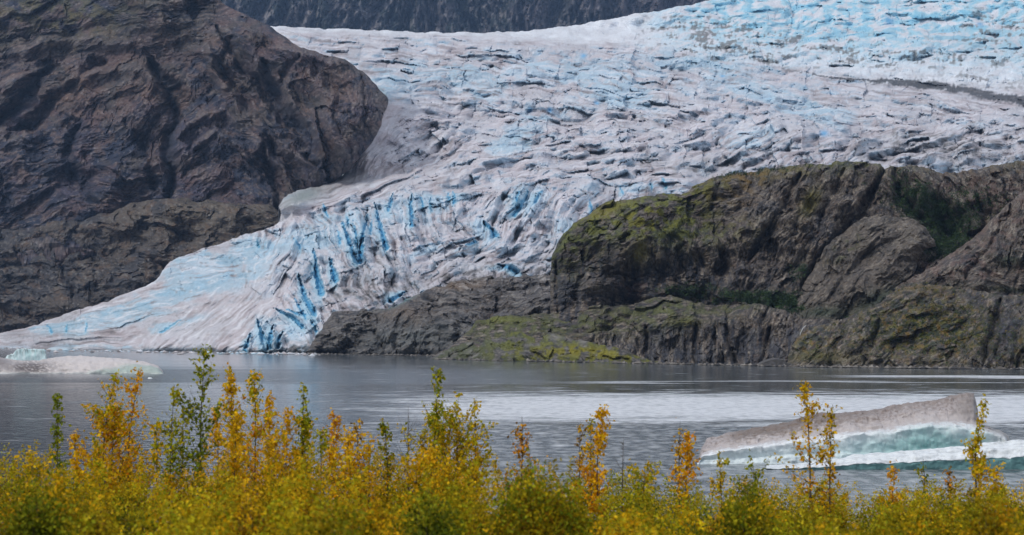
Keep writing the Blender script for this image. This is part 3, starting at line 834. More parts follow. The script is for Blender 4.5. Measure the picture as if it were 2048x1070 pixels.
# ------------------------------------------------------------------ right-hand rocks
def rock_sheet(name, poly, step, base, bulge, zones, amp, grooves, palette, up=0.12, back=2.0, extra=None, tone=None, seed=0, smooth=False, edge=8.0, jag=2.0):
    xs0 = min(p[0] for p in poly) - 14; xs1 = min(max(p[0] for p in poly) + 14, 2700)
    ys0 = min(p[1] for p in poly) - 14; ys1 = max(p[1] for p in poly) + 10
    segs = [(xs0, min(xs1, 2075), step)]
    if xs1 > 2075: segs.append((2075, xs1, 12))
    def depth(X, Y, sd):
        return base(X, Y) + bulge * np.exp(-sd / edge / 2.2)
    def relief(X, Y, sd):
        wx = X + 14 * fbm(X / 45, Y / 40, 3, seed + 1); wy = Y + 12 * fbm(X / 45, Y / 40, 3, seed + 5)
        big = fbm(X / 95, Y / 80, 3, seed + 9) * 22
        st = field(wx, wy, zones, lambda a, c: ridged(a / 70, c / 17, 4, seed + 13)) * 11
        fine = field(wx, wy, zones, lambda a, c: ridged(a / 20, c / 5.0, 3, seed + 19)) * 3.4
        cr = ridged(X / 24, Y / 20, 4, seed + 25) * 5.5
        fa = field(wx, wy, zones, lambda a, c: facets(a / 60, c / 26, seed + 14)[0]) * 17
        fb = field(wx, wy, zones, lambda a, c: facets(a / 24, c / 9, seed + 16)[0]) * 6.5
        d = amp * (big + fa + fb + st * 0.45 + fine * 0.6 + cr * 0.5 + 2.2 * facets(wx / 9, wy / 7, seed + 18)[0] - 20)
        for pts, w, dep in grooves:
            d = d - dep * stroke(wx * 0.4 + X * 0.6, wy * 0.4 + Y * 0.6, pts, w)
        if extra is not None: d = d + extra(X, Y, wx, wy)
        return d - amp * 6 * np.exp(-sd / edge), (st, fine, cr)
    def colour(X, Y, d, aux):
        n1 = fbm(X / 60, Y / 45, 4, seed + 31); n2 = fbm(X / 19, Y / 14, 4, seed + 35); n3 = fbm(X / 5, Y / 4, 3, seed + 39)
        g = field(X + 10 * n2, Y + 10 * n1, zones, lambda a, c: fbm(a / 32, c / 4.0, 4, seed + 43))
        C = np.zeros(X.shape + (3,)) + palette['base']
        C = mixc(C, palette['dark'], sstep(0.0, 0.4, n1 + 0.3 * n2) * 0.7)
        C = mixc(C, palette['warm'], sstep(0.05, 0.45, n2) * 0.6)
        C = mixc(C, palette['light'], sstep(0.08, 0.45, g) * 0.8)
        ln = field(X + 8 * n2, Y + 8 * n1, zones, lambda a, c: ridged(a / 46, c / 6.5, 3, seed + 47))
        C = mixc(C, palette['light'], sstep(0.62, 0.84, ln) * 0.5)
        C = mixc(C, (0.016, 0.018, 0.022), sstep(0.36, 0.16, ln) * 0.6)
        C = mixc(C, (0.024, 0.026, 0.032), sstep(-0.1, -0.45, g) * 0.75)
        if tone is not None: C = tone(C, X, Y, d, n1, n2, n3, g)
        C = mixc(C, (0.30, 0.29, 0.27), sstep(0.46, 0.62, n3) * 0.3)
        return C * (1 + 0.25 * n3[..., None])
    return sheet(name, poly, axis(segs), axis([(ys0, ys1, step * 0.95)]), depth, relief, colour, M_ROCK_NEAR, up=up, back=back, margin=13, smooth=smooth, jag=jag)


PAL_GREY = dict(base=(0.098, 0.080, 0.070), dark=(0.034, 0.036, 0.048), warm=(0.150, 0.105, 0.078), light=(0.300, 0.260, 0.215))
PAL_MOR = dict(base=(0.120, 0.108, 0.104), dark=(0.065, 0.064, 0.070), warm=(0.150, 0.118, 0.096), light=(0.215, 0.200, 0.185))
MOSS = (0.135, 0.145, 0.022); MOSS_Y = (0.185, 0.165, 0.022); MOSS_D = (0.060, 0.072, 0.022); RUST = (0.150, 0.095, 0.030); SCRUB = (0.024, 0.040, 0.022)

# bare rock from the snout to the cliff
mor_poly = [(612, 712), (625, 690), (648, 650), (668, 628), (700, 618), (745, 622), (790, 612), (812, 596), (850, 580), (900, 566), (930, 556), (1000, 556), (1060, 552), (1110, 548), (1180, 540),
            (1220, 640), (1200, 740), (900, 720), (700, 714)]
def mor_base(X, Y):
    return water_dist(np.interp(X, [600, 860, 1100, 1300], [707.5, 711, 716, 722])) - 8 + 1.15 * (710 - Y)
def mor_tone(C, X, Y, d, n1, n2, n3, g):
    C = mixc(C, (0.20, 0.135, 0.085), blob(X, Y, 920, 572, 60, 8, -3) * 0.6 + blob(X, Y, 810, 630, 50, 14) * 0.3)
    C = mixc(C, (0.11, 0.13, 0.13), blob(X, Y, 830, 680, 120, 30) * 0.5)
    C = mixc(C, (0.42, 0.40, 0.40), sstep(600, 570, Y - 40 * n2) * sstep(0.1, 0.35, g) * 0.4)
    C = mixc(C, (0.10, 0.28, 0.31), (blob(X, Y, 800, 600, 30, 7, -28)) * 0.8)
    return C
rock_sheet('rock_slope', mor_poly, 1.8, mor_base, 22, [(700, 660, 100, 60, -12, 1), (800, 660, 60, 60, -45, 1), (900, 620, 120, 60, 10, 1), (1050, 600, 100, 60, -10, 1)], 1.5,
           [([(735, 640), (770, 700)], 5, 10), ([(800, 630), (790, 705)], 6, 12)], PAL_MOR, seed=400, tone=mor_tone, back=5, edge=5, jag=3.5)

# big mossy cliff
def cliff_base(X, Y):
    return np.interp(X, [1050, 1300, 1600, 2048, 2600], [1290, 1225, 1185, 1150, 1130]) + 0.30 * (720 - Y)
cliff_poly = [(1101, 780), (1100, 620), (1100, 540), (1106, 505), (1120, 478), (1148, 452), (1178, 432), (1198, 414), (1222, 404), (1260, 398), (1300, 392), (1345, 391), (1362, 388), (1385, 374), (1410, 360),
              (1450, 347), (1500, 343), (1560, 337), (1620, 330), (1662, 330), (1672, 322), (1700, 325), (1740, 326), (1772, 338), (1785, 333), (1830, 331), (1870, 340), (1915, 345), (1955, 337), (1985, 328), (2048, 323), (2200, 300), (2500, 290), (2560, 780)]
def cliff_extra(X, Y, wx, wy):
    d = 22 * blob(X, Y, 1250, 460, 110, 60) - 16 * sstep(480, 560, Y + 10 * noise(X / 30, Y / 30, 4)) * sstep(1560, 1380, X)
    d = d - 16 * blob(X, Y, 1300, 600, 140, 24) + 16 * blob(X, Y, 1190, 575, 50, 22) + 12 * blob(X, Y, 1255, 520, 34, 30)
    d = d + 14 * blob(X, Y, 1600, 400, 40, 60, 25) + 12 * blob(X, Y, 1680, 400, 34, 70, 30) + 8 * blob(X, Y, 1520, 480, 60, 60)
    d = d + 6 * (voronoi(wx / 26, wy / 9, 3)[2] - 0.5) * sstep(480, 540, Y) * sstep(1500, 1350, X)
    d = d - 30 * blob(X, Y, 1890, 440, 60, 40, 30)
    return d
def cliff_tone(C, X, Y, d, n1, n2, n3, g):
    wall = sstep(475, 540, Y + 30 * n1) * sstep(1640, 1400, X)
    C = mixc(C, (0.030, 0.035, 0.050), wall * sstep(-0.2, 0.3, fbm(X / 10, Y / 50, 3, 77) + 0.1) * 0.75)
    C = mixc(C, (0.15, 0.13, 0.115), blob(X, Y, 1195, 572, 40, 16) * (0.6 + 0.6 * n2) + 0.0)
    C = mixc(C, (0.12, 0.065, 0.060), blob(X, Y, 1270, 570, 40, 18) * 0.5 * sstep(-0.1, 0.3, n2))
    top = np.interp(X, [1100, 1200, 1350, 1500, 1700, 2048], [480, 414, 390, 345, 325, 325])
    m = sstep(110, 0, Y - top) * sstep(1500, 1300, X) + 0.7 * blob(X, Y, 1270, 450, 120, 50) + 0.5 * blob(X, Y, 1400, 470, 100, 30) + 0.4 * blob(X, Y, 1150, 530, 50, 40) + 0.5 * sstep(40, 0, Y - top)
    mm = np.clip(m, 0, 1) * sstep(-0.32, 0.18, 0.8 * n2 + 0.5 * n1 + 0.35 * g)
    C = mixc(C, MOSS_D, np.clip(mm * 1.1, 0, 1) * 0.85)
    C = mixc(C, MOSS, np.clip(m, 0, 1) * sstep(-0.1, 0.3, n2 + 0.3 * g) * 0.85 * sstep(560, 430, Y))
    C = mixc(C, MOSS_Y, blob(X, Y, 1210, 425, 50, 14, -25) * 0.7 + blob(X, Y, 1285, 445, 60, 22) * sstep(0, .25, n2) * 0.8 + blob(X, Y, 1620, 410, 14, 30, 30) * 0.7 + blob(X, Y, 1280, 510, 20, 16, -50) * 0.6)
    C = mixc(C, RUST, (blob(X, Y, 1480, 355, 110, 14, -4) + blob(X, Y, 1500, 365, 24, 22) + 0.6 * blob(X, Y, 1450, 395, 60, 18)) * sstep(-0.25, 0.2, n2) * 0.75)
    C = mixc(C, (0.13, 0.085, 0.075), sstep(1740, 1850, X) * sstep(-0.2, 0.3, n2) * 0.55)
    sc_ = blob(X, Y, 1880, 430, 75, 34, 22) + 0.8 * blob(X, Y, 1830, 400, 30, 24) + blob(X, Y, 1600, 610, 100, 22) + 0.8 * blob(X, Y, 1890, 490, 40, 30) + 0.7 * blob(X, Y, 1380, 580, 50, 12) + 0.7 * blob(X, Y, 1600, 545, 20, 18) + 0.7 * blob(X, Y, 1520, 598, 60, 12)
    C = mixc(C, SCRUB, np.clip(sc_ * 1.4, 0, 1) * sstep(-0.4, 0.1, n2) * 0.9)
    return C
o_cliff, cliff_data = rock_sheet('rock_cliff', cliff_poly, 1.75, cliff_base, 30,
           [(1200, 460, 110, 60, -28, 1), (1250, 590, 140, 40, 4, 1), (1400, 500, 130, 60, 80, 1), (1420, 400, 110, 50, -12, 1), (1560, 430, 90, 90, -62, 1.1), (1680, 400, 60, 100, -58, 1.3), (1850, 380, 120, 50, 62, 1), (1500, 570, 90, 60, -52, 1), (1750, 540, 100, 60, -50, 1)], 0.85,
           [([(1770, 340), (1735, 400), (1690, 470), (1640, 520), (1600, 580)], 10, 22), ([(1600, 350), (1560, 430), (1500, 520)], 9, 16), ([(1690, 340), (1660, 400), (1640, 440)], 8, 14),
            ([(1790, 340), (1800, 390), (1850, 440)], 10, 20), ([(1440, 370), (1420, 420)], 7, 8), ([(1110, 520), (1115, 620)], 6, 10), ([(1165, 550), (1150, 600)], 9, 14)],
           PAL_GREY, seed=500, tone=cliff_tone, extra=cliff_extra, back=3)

# right slab climbing out of the frame
slab_poly = [(1790, 580), (1800, 568), (1850, 540), (1900, 505), (1950, 470), (1990, 430), (2020, 405), (2048, 384), (2120, 350), (2300, 300), (2560, 290), (2560, 780), (1790, 780)]
def slab_tone(C, X, Y, d, n1, n2, n3, g):
    C = mixc(C, (0.155, 0.095, 0.085), sstep(0.0, 0.35, n2 + 0.2 * n1) * 0.45)
    edge = np.exp(-np.abs((Y - np.interp(X, [1800, 1900, 1990, 2048], [568, 505, 430, 384]))) / 14)
    C = mixc(C, (0.175, 0.135, 0.115), edge * 0.6)
    C = mixc(C, SCRUB, (blob(X, Y, 1860, 572, 70, 7) + blob(X, Y, 2020, 520, 40, 18) + blob(X, Y, 2010, 580, 60, 8)) * sstep(-0.35, 0.1, n2) * 0.8)
    return C
rock_sheet('rock_slab', slab_poly, 1.9, lambda X, Y: np.interp(X, [1780, 2048, 2600], [1118, 1070, 1025]) + 0.36 * (720 - Y), 26,
           [(1900, 540, 130, 60, -38, 1), (2030, 480, 60, 90, -75, 1), (1980, 560, 100, 30, 10, .9)], 0.75, [([(2000, 460), (1960, 520), (1930, 560)], 6, 8)], PAL_GREY, seed=560, tone=slab_tone, back=3)

# rounded slab in the middle gully
mid_poly = [(1570, 700), (1580, 610), (1600, 580), (1625, 540), (1645, 505), (1672, 478), (1700, 455), (1728, 436), (1765, 428), (1800, 430), (1830, 440), (1850, 458), (1868, 480), (1872, 492), (1850, 502), (1835, 520), (1830, 545), (1800, 575), (1780, 620), (1760, 700)]
def mid_tone(C, X, Y, d, n1, n2, n3, g):
    C = mixc(C, (0.135, 0.118, 0.10), 0.45 + 0 * X)
    C = mixc(C, MOSS_D, blob(X, Y, 1690, 500, 40, 16, -40) * sstep(0, .3, n2) * 0.7)
    C = mixc(C, (0.2, 0.19, 0.17), blob(X, Y, 1830, 470, 30, 24) * sstep(0, .35, n2) * 0.6)
    C = mixc(C, SCRUB, (blob(X, Y, 1760, 600, 70, 20, -20) + blob(X, Y, 1640, 625, 50, 14)) * 0.8)
    return C
rock_sheet('rock_knoll', mid_poly, 1.75, lambda X, Y: np.interp(X, [1570, 1900], [1158, 1120]) + 0.36 * (720 - Y), 14,
           [(1660, 540, 60, 70, -52, 1), (1780, 480, 70, 60, -32, 1), (1830, 480, 40, 40, 48, 1)], 0.6, [([(1760, 480), (1700, 540), (1660, 590)], 6, 6)], PAL_GREY, seed=600, tone=mid_tone, back=3)

# lower bench running to the water
bench_poly = [(840, 752), (860, 716), (880, 702), (905, 690), (935, 660), (955, 640), (985, 632), (1040, 630), (1090, 624), (1150, 622), (1205, 616), (1260, 608), (1300, 596), (1340, 592), (1375, 600), (1420, 606), (1480, 604), (1540, 612), (1590, 628),
              (1640, 640), (1700, 650), (1700, 780), (900, 756)]
def bench_base(X, Y):
    return np.interp(X, [850, 1000, 1150, 1300, 1700], [1390, 1310, 1240, 1165, 1075]) + 0.55 * (730 - Y)
def bench_tone(C, X, Y, d, n1, n2, n3, g):
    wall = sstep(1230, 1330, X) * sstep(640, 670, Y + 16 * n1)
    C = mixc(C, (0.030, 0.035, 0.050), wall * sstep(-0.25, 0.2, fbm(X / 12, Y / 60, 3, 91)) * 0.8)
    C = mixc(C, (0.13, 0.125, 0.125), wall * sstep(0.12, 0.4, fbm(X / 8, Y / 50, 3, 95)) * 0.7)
    m = blob(X, Y, 1100, 650, 190, 22) + blob(X, Y, 1330, 618, 110, 24) + 0.6 * blob(X, Y, 1000, 660, 60, 30) + 0.5 * blob(X, Y, 1480, 615, 60, 10)
    C = mixc(C, MOSS_D, np.clip(m, 0, 1) * sstep(-0.4, 0.1, n2) * 0.85)
    C = mixc(C, (0.115, 0.120, 0.045), np.clip(m, 0, 1) * sstep(-0.1, 0.35, n2 + 0.3 * g) * 0.8)
    C = mixc(C, MOSS, blob(X, Y, 1000, 640, 60, 9) * 0.7 + blob(X, Y, 1370, 648, 24, 8) * 0.5)
    return C
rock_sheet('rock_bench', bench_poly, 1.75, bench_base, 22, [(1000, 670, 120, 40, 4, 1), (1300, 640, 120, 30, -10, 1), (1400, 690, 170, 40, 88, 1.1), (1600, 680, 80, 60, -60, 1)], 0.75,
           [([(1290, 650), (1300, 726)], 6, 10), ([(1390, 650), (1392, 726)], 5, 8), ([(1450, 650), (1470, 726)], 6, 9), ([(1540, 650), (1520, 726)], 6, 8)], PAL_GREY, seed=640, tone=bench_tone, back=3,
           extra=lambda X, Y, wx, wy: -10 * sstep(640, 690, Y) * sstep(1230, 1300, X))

# low mossy point in front
point_poly = [(862, 760), (862, 717), (880, 704), (905, 692), (935, 684), (965, 680), (1000, 668), (1040, 664), (1080, 664), (1110, 668), (1150, 678), (1180, 686), (1220, 692), (1260, 704), (1295, 716), (1325, 726), (1330, 780)]
def point_tone(C, X, Y, d, n1, n2, n3, g):
    C = mixc(C, (0.135, 0.14, 0.10), blob(X, Y, 930, 700, 50, 16) * 0.7)
    C = mixc(C, MOSS_D, sstep(-0.4, 0.05, n2) * 0.75)
    C = mixc(C, MOSS, sstep(930, 1040, X) * sstep(-0.15, 0.3, n2 + 0.3 * g) * 0.8)
    C = mixc(C, (0.21, 0.185, 0.018), (blob(X, Y, 1190, 706, 90, 12, 5) + 0.6 * blob(X, Y, 1080, 706, 80, 10)) * sstep(-0.35, 0.15, n2) * 0.9)
    C = mixc(C, (0.22, 0.21, 0.195), (blob(X, Y, 1110, 676, 14, 6) + 0.8 * blob(X, Y, 1165, 686, 10, 5) + 0.5 * blob(X, Y, 1060, 690, 14, 5)) * 1.0)
    return C
rock_sheet('rock_point', point_poly, 1.6, lambda X, Y: np.interp(X, [860, 1000, 1330], [1365, 1280, 1120]) - 6 + 0.95 * (720 - Y), 16,
           [(930, 700, 60, 30, -30, 1), (1100, 700, 120, 30, 12, 1)], 0.7, [([(985, 690), (1010, 716)], 5, 5)], PAL_MOR, seed=680, tone=point_tone, back=3)

# brushy lobe at the right
lobe_poly = [(1560, 790), (1572, 728), (1580, 700), (1592, 680), (1600, 662), (1625, 652), (1655, 646), (1690, 634), (1725, 622), (1760, 606), (1775, 590), (1800, 578), (1840, 572), (1880, 570), (1915, 578), (1960, 584), (2010, 590), (2048, 588), (2300, 580), (2560, 560), (2560, 790)]
def lobe_tone(C, X, Y, d, n1, n2, n3, g):
    n4 = fbm(X / 13, Y / 10, 3, 98)
    m = blob(X, Y, 1850, 660, 150, 60) + 0.7 * blob(X, Y, 1620, 690, 40, 40) + 0.6 * blob(X, Y, 2030, 690, 60, 50) + 0.5 * blob(X, Y, 1860, 582, 60, 9)
    C = mixc(C, SCRUB, np.clip(m, 0, 1) * sstep(0.0, 0.35, -n2 + 0.2) * 0.75)
    C = mixc(C, (0.135, 0.125, 0.022), np.clip(m, 0, 1) * sstep(0.08, 0.35, n4 + 0.3 * n2) * 0.9)
    C = mixc(C, (0.19, 0.115, 0.020), np.clip(m, 0, 1) * sstep(0.2, 0.42, fbm(X / 16, Y / 14, 3, 93)) * 0.8)
    C = mixc(C, (0.095, 0.085, 0.022), blob(X, Y, 1640, 716, 70, 12) * 0.7)
    C = mixc(C, RUST, blob(X, Y, 1840, 578, 60, 8) * 0.6)
    C = mixc(C, (0.045, 0.045, 0.062), blob(X, Y, 2010, 670, 30, 60, 20) * 0.8)
    return C
o_lobe, lobe_data = rock_sheet('rock_shoulder', lobe_poly, 1.75, lambda X, Y: np.interp(X, [1560, 2048, 2600], [1062, 985, 950]) + 0.52 * (735 - Y), 20,
           [(1680, 680, 90, 60, -48, 1), (1850, 640, 130, 50, -22, 1), (2010, 660, 70, 80, -68, 1.1)], 0.6, [([(2000, 600), (1985, 660), (1965, 730)], 8, 12), ([(1760, 640), (1730, 730)], 7, 7)], PAL_GREY, seed=720, tone=lobe_tone, back=3)

# low pebbly shore slabs
def lowslab(name, pts, D, col, seed):
    n = len(pts)
    top = unproject([p[0] for p in pts], [p[1] for p in pts], D)
    V = []; F = []
    for k in range(n):
        x, y, z = top[k]
        V += [(x, y, -1.0), (x, y, max(z, 0.2)), (x, y + 9, max(z, 0.2) + 0.6), (x, y + 22, -1.0)]
    for k in range(n - 1):
        for j in range(3):
            a = k * 4 + j
            F.append((a, a + 4, a + 5, a + 1))
    V = np.array(V); V[:, 2] += 0.25 * noise(V[:, 0] / 3, V[:, 1] / 3, seed)
    return link(name, np_mesh(name, V, np.array(F), M_ROCK_NEAR, np.zeros((len(V), 3)) + col, False))
tag(lowslab('shore_rocks', [(1515, 732), (1530, 724), (1550, 718), (1568, 720), (1575, 726), (1590, 731)], 1052, (0.10, 0.095, 0.095), 3), kind='structure')

# ------------------------------------------------------------------ scrub in the gullies
def scatter_scrub(name, data, masks, n, size, cols, seed, lift=0.8):
    X, Y, P, sd, C = data
    rg = np.random.default_rng(seed)
    m = 0.0
    for cx, cy, rx, ry, an, wt in masks:
        m = m + wt * blob(X, Y, cx, cy, rx, ry, an)
    m = np.clip(m, 0, 1) * sstep(-0.35, 0.05, fbm(X / 15, Y / 11, 3, seed)) * (sd > 2) * (X < 2060)
    pr = (m / m.sum()).ravel()
    idx = rg.choice(pr.size, n, p=pr)
    base = P.reshape(-1, 3)[idx] + rg.normal(0, 0.35, (n, 3))
    k = 10
    V = []; CC = []
    clump = rg.normal(0, 1, (n, k, 3)); clump /= np.linalg.norm(clump, axis=2, keepdims=True)
    s = size * rg.uniform(0.6, 1.5, n)[:, None, None]
    ctr = base[:, None, :] + clump * s * np.array([1, 1, 0.8]) + np.array([0, -0.8, lift]) * s
    a = rg.normal(0, 1, (n, k, 3)); b = rg.normal(0, 1, (n, k, 3))
    a *= 0.42 * s; b *= 0.42 * s
    V = np.stack([ctr - a * 0.6, ctr + b * 0.7, ctr + a * 0.6], axis=2).reshape(-1, 3)
    F = np.arange(len(V)).reshape(-1, 3)
    ci = rg.integers(0, len(cols), n)
    cc = np.array(cols)[ci][:, None, None, :] * rg.uniform(0.65, 1.35, (n, k, 1, 1))
    CC = np.broadcast_to(cc, (n, k, 3, 3)).reshape(-1, 3)
    o = link(name, np_mesh(name, V, F, M_SCRUB, CC, False))
    return tag(o, kind='stuff')


g_dark = [(0.030, 0.058, 0.024), (0.042, 0.075, 0.026), (0.024, 0.045, 0.024)]
tag(scatter_scrub('alder_scrub', cliff_data, [(1500, 600, 90, 8, 4, .8), (1450, 350, 120, 6, -4, .5), (1800, 370, 14, 20, 0, .7), (1880, 430, 70, 26, 25, 1), (1825, 400, 24, 20, 0, .9), (1890, 485, 34, 30, 0, 1), (1380, 580, 46, 8, 0, .8), (1520, 598, 50, 7, 4, .9), (1600, 545, 16, 12, 0, .5),
              (1600, 615, 90, 14, 4, .9), (1960, 400, 40, 18, 20, .4)], 5200, 1.15, g_dark, 31),
    'dark green alder scrub filling the gullies of the cliff', 'scrub')
tag(scatter_scrub('hillside_brush', lobe_data, [(1850, 660, 150, 50, 0, .8), (1660, 625, 70, 10, -18, 1), (1740, 600, 50, 10, -25, 1), (1850, 580, 60, 7, 0, .6), (1640, 700, 30, 20, 0, .3), (1960, 690, 60, 30, 0, .4), (2020, 590, 50, 6, 0, .6)], 1700, 0.75,
              g_dark + [(0.11, 0.11, 0.022), (0.16, 0.12, 0.02), (0.06, 0.075, 0.022)], 37),
    'mixed green and yellow brush growing on the right shoulder rock', 'brush')

def lumps(name, pts, sizes, cols, mat, seed, flat=0.6):
    rg = np.random.default_rng(seed)
    n = len(pts)
    dirs = np.array([(1, 0, 0), (0.3, 0.95, 0), (-0.8, 0.6, 0), (-0.8, -0.6, 0), (0.3, -0.95, 0), (0, 0, 1), (0, 0, -1)], float)
    tri = np.array([(0, 1, 5), (1, 2, 5), (2, 3, 5), (3, 4, 5), (4, 0, 5), (1, 0, 6), (2, 1, 6), (3, 2, 6), (4, 3, 6), (0, 4, 6)])
    v = dirs[None] * rg.uniform(0.6, 1.25, (n, 7, 1)) * sizes[:, None, None] * np.array([1, 1, flat])
    a = rg.uniform(0, 6.28, n); c, s_ = np.cos(a)[:, None], np.sin(a)[:, None]
    v = np.stack([v[..., 0] * c - v[..., 1] * s_, v[..., 0] * s_ + v[..., 1] * c, v[..., 2]], -1) + pts[:, None, :]
    F = (tri[None] + (np.arange(n) * 7)[:, None, None]).reshape(-1, 3)
    C = np.repeat(np.array(cols)[rg.integers(0, len(cols), n)] * rg.uniform(0.7, 1.3, (n, 1)), 7, axis=0)
    return tag(link(name, np_mesh(name, v.reshape(-1, 3), F, mat, C, False)), kind='stuff')


rg_ = np.random.default_rng(91)
n_ = 900
px_ = np.concatenate([rg_.uniform(600, 870, 260), rg_.uniform(860, 2060, 640)])
yw_ = np.where(px_ < 870, np.interp(px_, [600, 870], [708, 712]), np.interp(px_, [860, 1000, 1330, 1570, 1600, 2060], [718.5, 721, 728, 733, 734, 739]))
sz_ = rg_.uniform(0.35, 1.0, n_) ** 2 * 2.4 + 0.3
P_ = unproject(px_, yw_, water_dist(yw_ + 0.3)); P_[:, 1] += rg_.normal(0, 2.5, n_); P_[:, 2] = sz_ * 0.15
lumps('shore_rubble', P_, sz_, [(0.10, 0.09, 0.08), (0.16, 0.145, 0.13), (0.06, 0.058, 0.06), (0.22, 0.2, 0.18)], M_ROCK_NEAR, 92)
n_ = 420
px_ = rg_.uniform(-10, 640, n_)
yw_ = np.interp(px_, [0, 150, 300, 500, 620], [695, 700.5, 703.5, 706.5, 708]) + rg_.exponential(1.1, n_)
sz_ = rg_.uniform(0.3, 1.0, n_) ** 3 * 4.0 + 0.5
P_ = unproject(px_, yw_, water_dist(yw_)); P_[:, 2] = sz_ * 0.1
lumps('brash_ice', P_, sz_, [(0.6, 0.62, 0.66), (0.45, 0.58, 0.66), (0.5, 0.46, 0.46), (0.25, 0.23, 0.23)], M_BERG, 93, 0.5)

# small waterfall where the gully drops to the lake
V = []; F = []; k = 0
wf = [(1612, 651), (1608, 654), (1605, 658), (1603, 662), (1601, 666), (1600, 671)]
for i, (x, y) in enumerate(wf):
    D = 1028 + 0.5 * (735 - y) - 4
    w = 1.5 - 0.2 * i
    a = at(x - w, y, D); b = at(x + w, y, D); c_ = at(x, y, D - 1.2)
    V += [a, c_, b]
for i in range(len(wf) - 1):
    F += [(i * 3, i * 3 + 3, i * 3 + 4, i * 3 + 1), (i * 3 + 1, i * 3 + 4, i * 3 + 5, i * 3 + 2)]
V = np.array(V)
o = link('waterfall', np_mesh('waterfall', V, np.array(F), M_BERG, np.zeros((len(V), 3)) + 0.5))
tag(o, 'thin white waterfall spilling down the dark gully at the foot of the rocks', 'waterfall')

# ------------------------------------------------------------------ icebergs
def loft(name, xs, prof, colour, dist, seed, rough=0.25, parent=None, ncross=84, scale=1.0):
    """iceberg: for each pixel column a cross-section of (metres behind the waterline, height in metres)"""
    base_u = np.linspace(0, 1, ncross)
    P = np.zeros((len(xs), ncross, 3)); K = np.zeros((len(xs), ncross))
    for i, x in enumerate(xs):
        pr = prof(x)                                   # list of (dy, z, key)
        a = np.array(pr, float)
        L = np.concatenate([[0], np.cumsum(np.hypot(np.diff(a[:, 0]), np.diff(a[:, 1])) + 0.01)]); L /= L[-1]
        # key-spaced sampling keeps edges aligned from column to column
        kk = np.linspace(0, a[-1, 2], ncross)
        dy = np.interp(kk, a[:, 2], a[:, 0]); z = np.interp(kk, a[:, 2], a[:, 1])
        D = dist + dy
        P[i, :, 0] = (x - 1024.0) / FPX * D
        P[i, :, 1] = D; P[i, :, 2] = z
        K[i] = kk
    X = P[..., 0]; Yd = P[..., 1]; Z = P[..., 2]
    s = scale
    n = fbm(X / (2.2 * s), (Yd + Z * 1.3) / (1.6 * s), 5, seed)
    n2 = fbm(X / (2.0 * s), (Z * 1.7 - Yd) / (1.3 * s), 5, seed + 11)
    fc = facets(X / (1.6 * s), (Z * 1.5 + Yd * 0.8) / (1.1 * s), seed + 21)[0] + 0.5 * facets(X / (0.6 * s), (Z * 1.5 + Yd * 0.8) / (0.4 * s), seed + 23)[0]
    P[..., 1] += rough * (n * 1.5 - 1.1 * fc); P[..., 2] += rough * (n2 + 0.7 * fc - 0.3) * np.clip(Z + 0.5, 0, 1)
    C = colour(X, Yd, P[..., 2], K, n, n2)
    nr, nc = K.shape
    F, _ = grid_faces(nr, nc)
    V = P.reshape(-1, 3); C = C.reshape(-1, 3)
    # close both ends
    V = np.vstack([V, P[0].mean(0), P[-1].mean(0)]); C = np.vstack([C, C[nc // 2], C[-nc // 2]])
    t = len(V)
    ends = [(j, j + 1, t - 2, t - 2) for j in range(nc - 1)] + [((nr - 1) * nc + j + 1, (nr - 1) * nc + j, t - 1, t - 1) for j in range(nc - 1)]
    me = bpy.data.meshes.new(name)
    faces = [tuple(f) for f in F.tolist()] + [(a, b, c) for a, b, c, _ in ends]
    me.from_pydata(V.tolist(), [], faces)
    me.polygons.foreach_set('use_smooth', np.ones(len(faces), bool))
    at_ = me.color_attributes.new('tint', 'FLOAT_COLOR', 'POINT')
    c4 = np.ones((len(V), 4), np.float32); c4[:, :3] = np.clip(C, 0, 1)
    at_.data.foreach_set('color', c4.ravel())
    me.materials.append(M_BERG)
    me.update()
    return link(name, me, parent)


def h_at(py, D):
    """height above the lake of what is seen at row py at distance D"""
    return EYE + D * (672.0 - py) / FPX


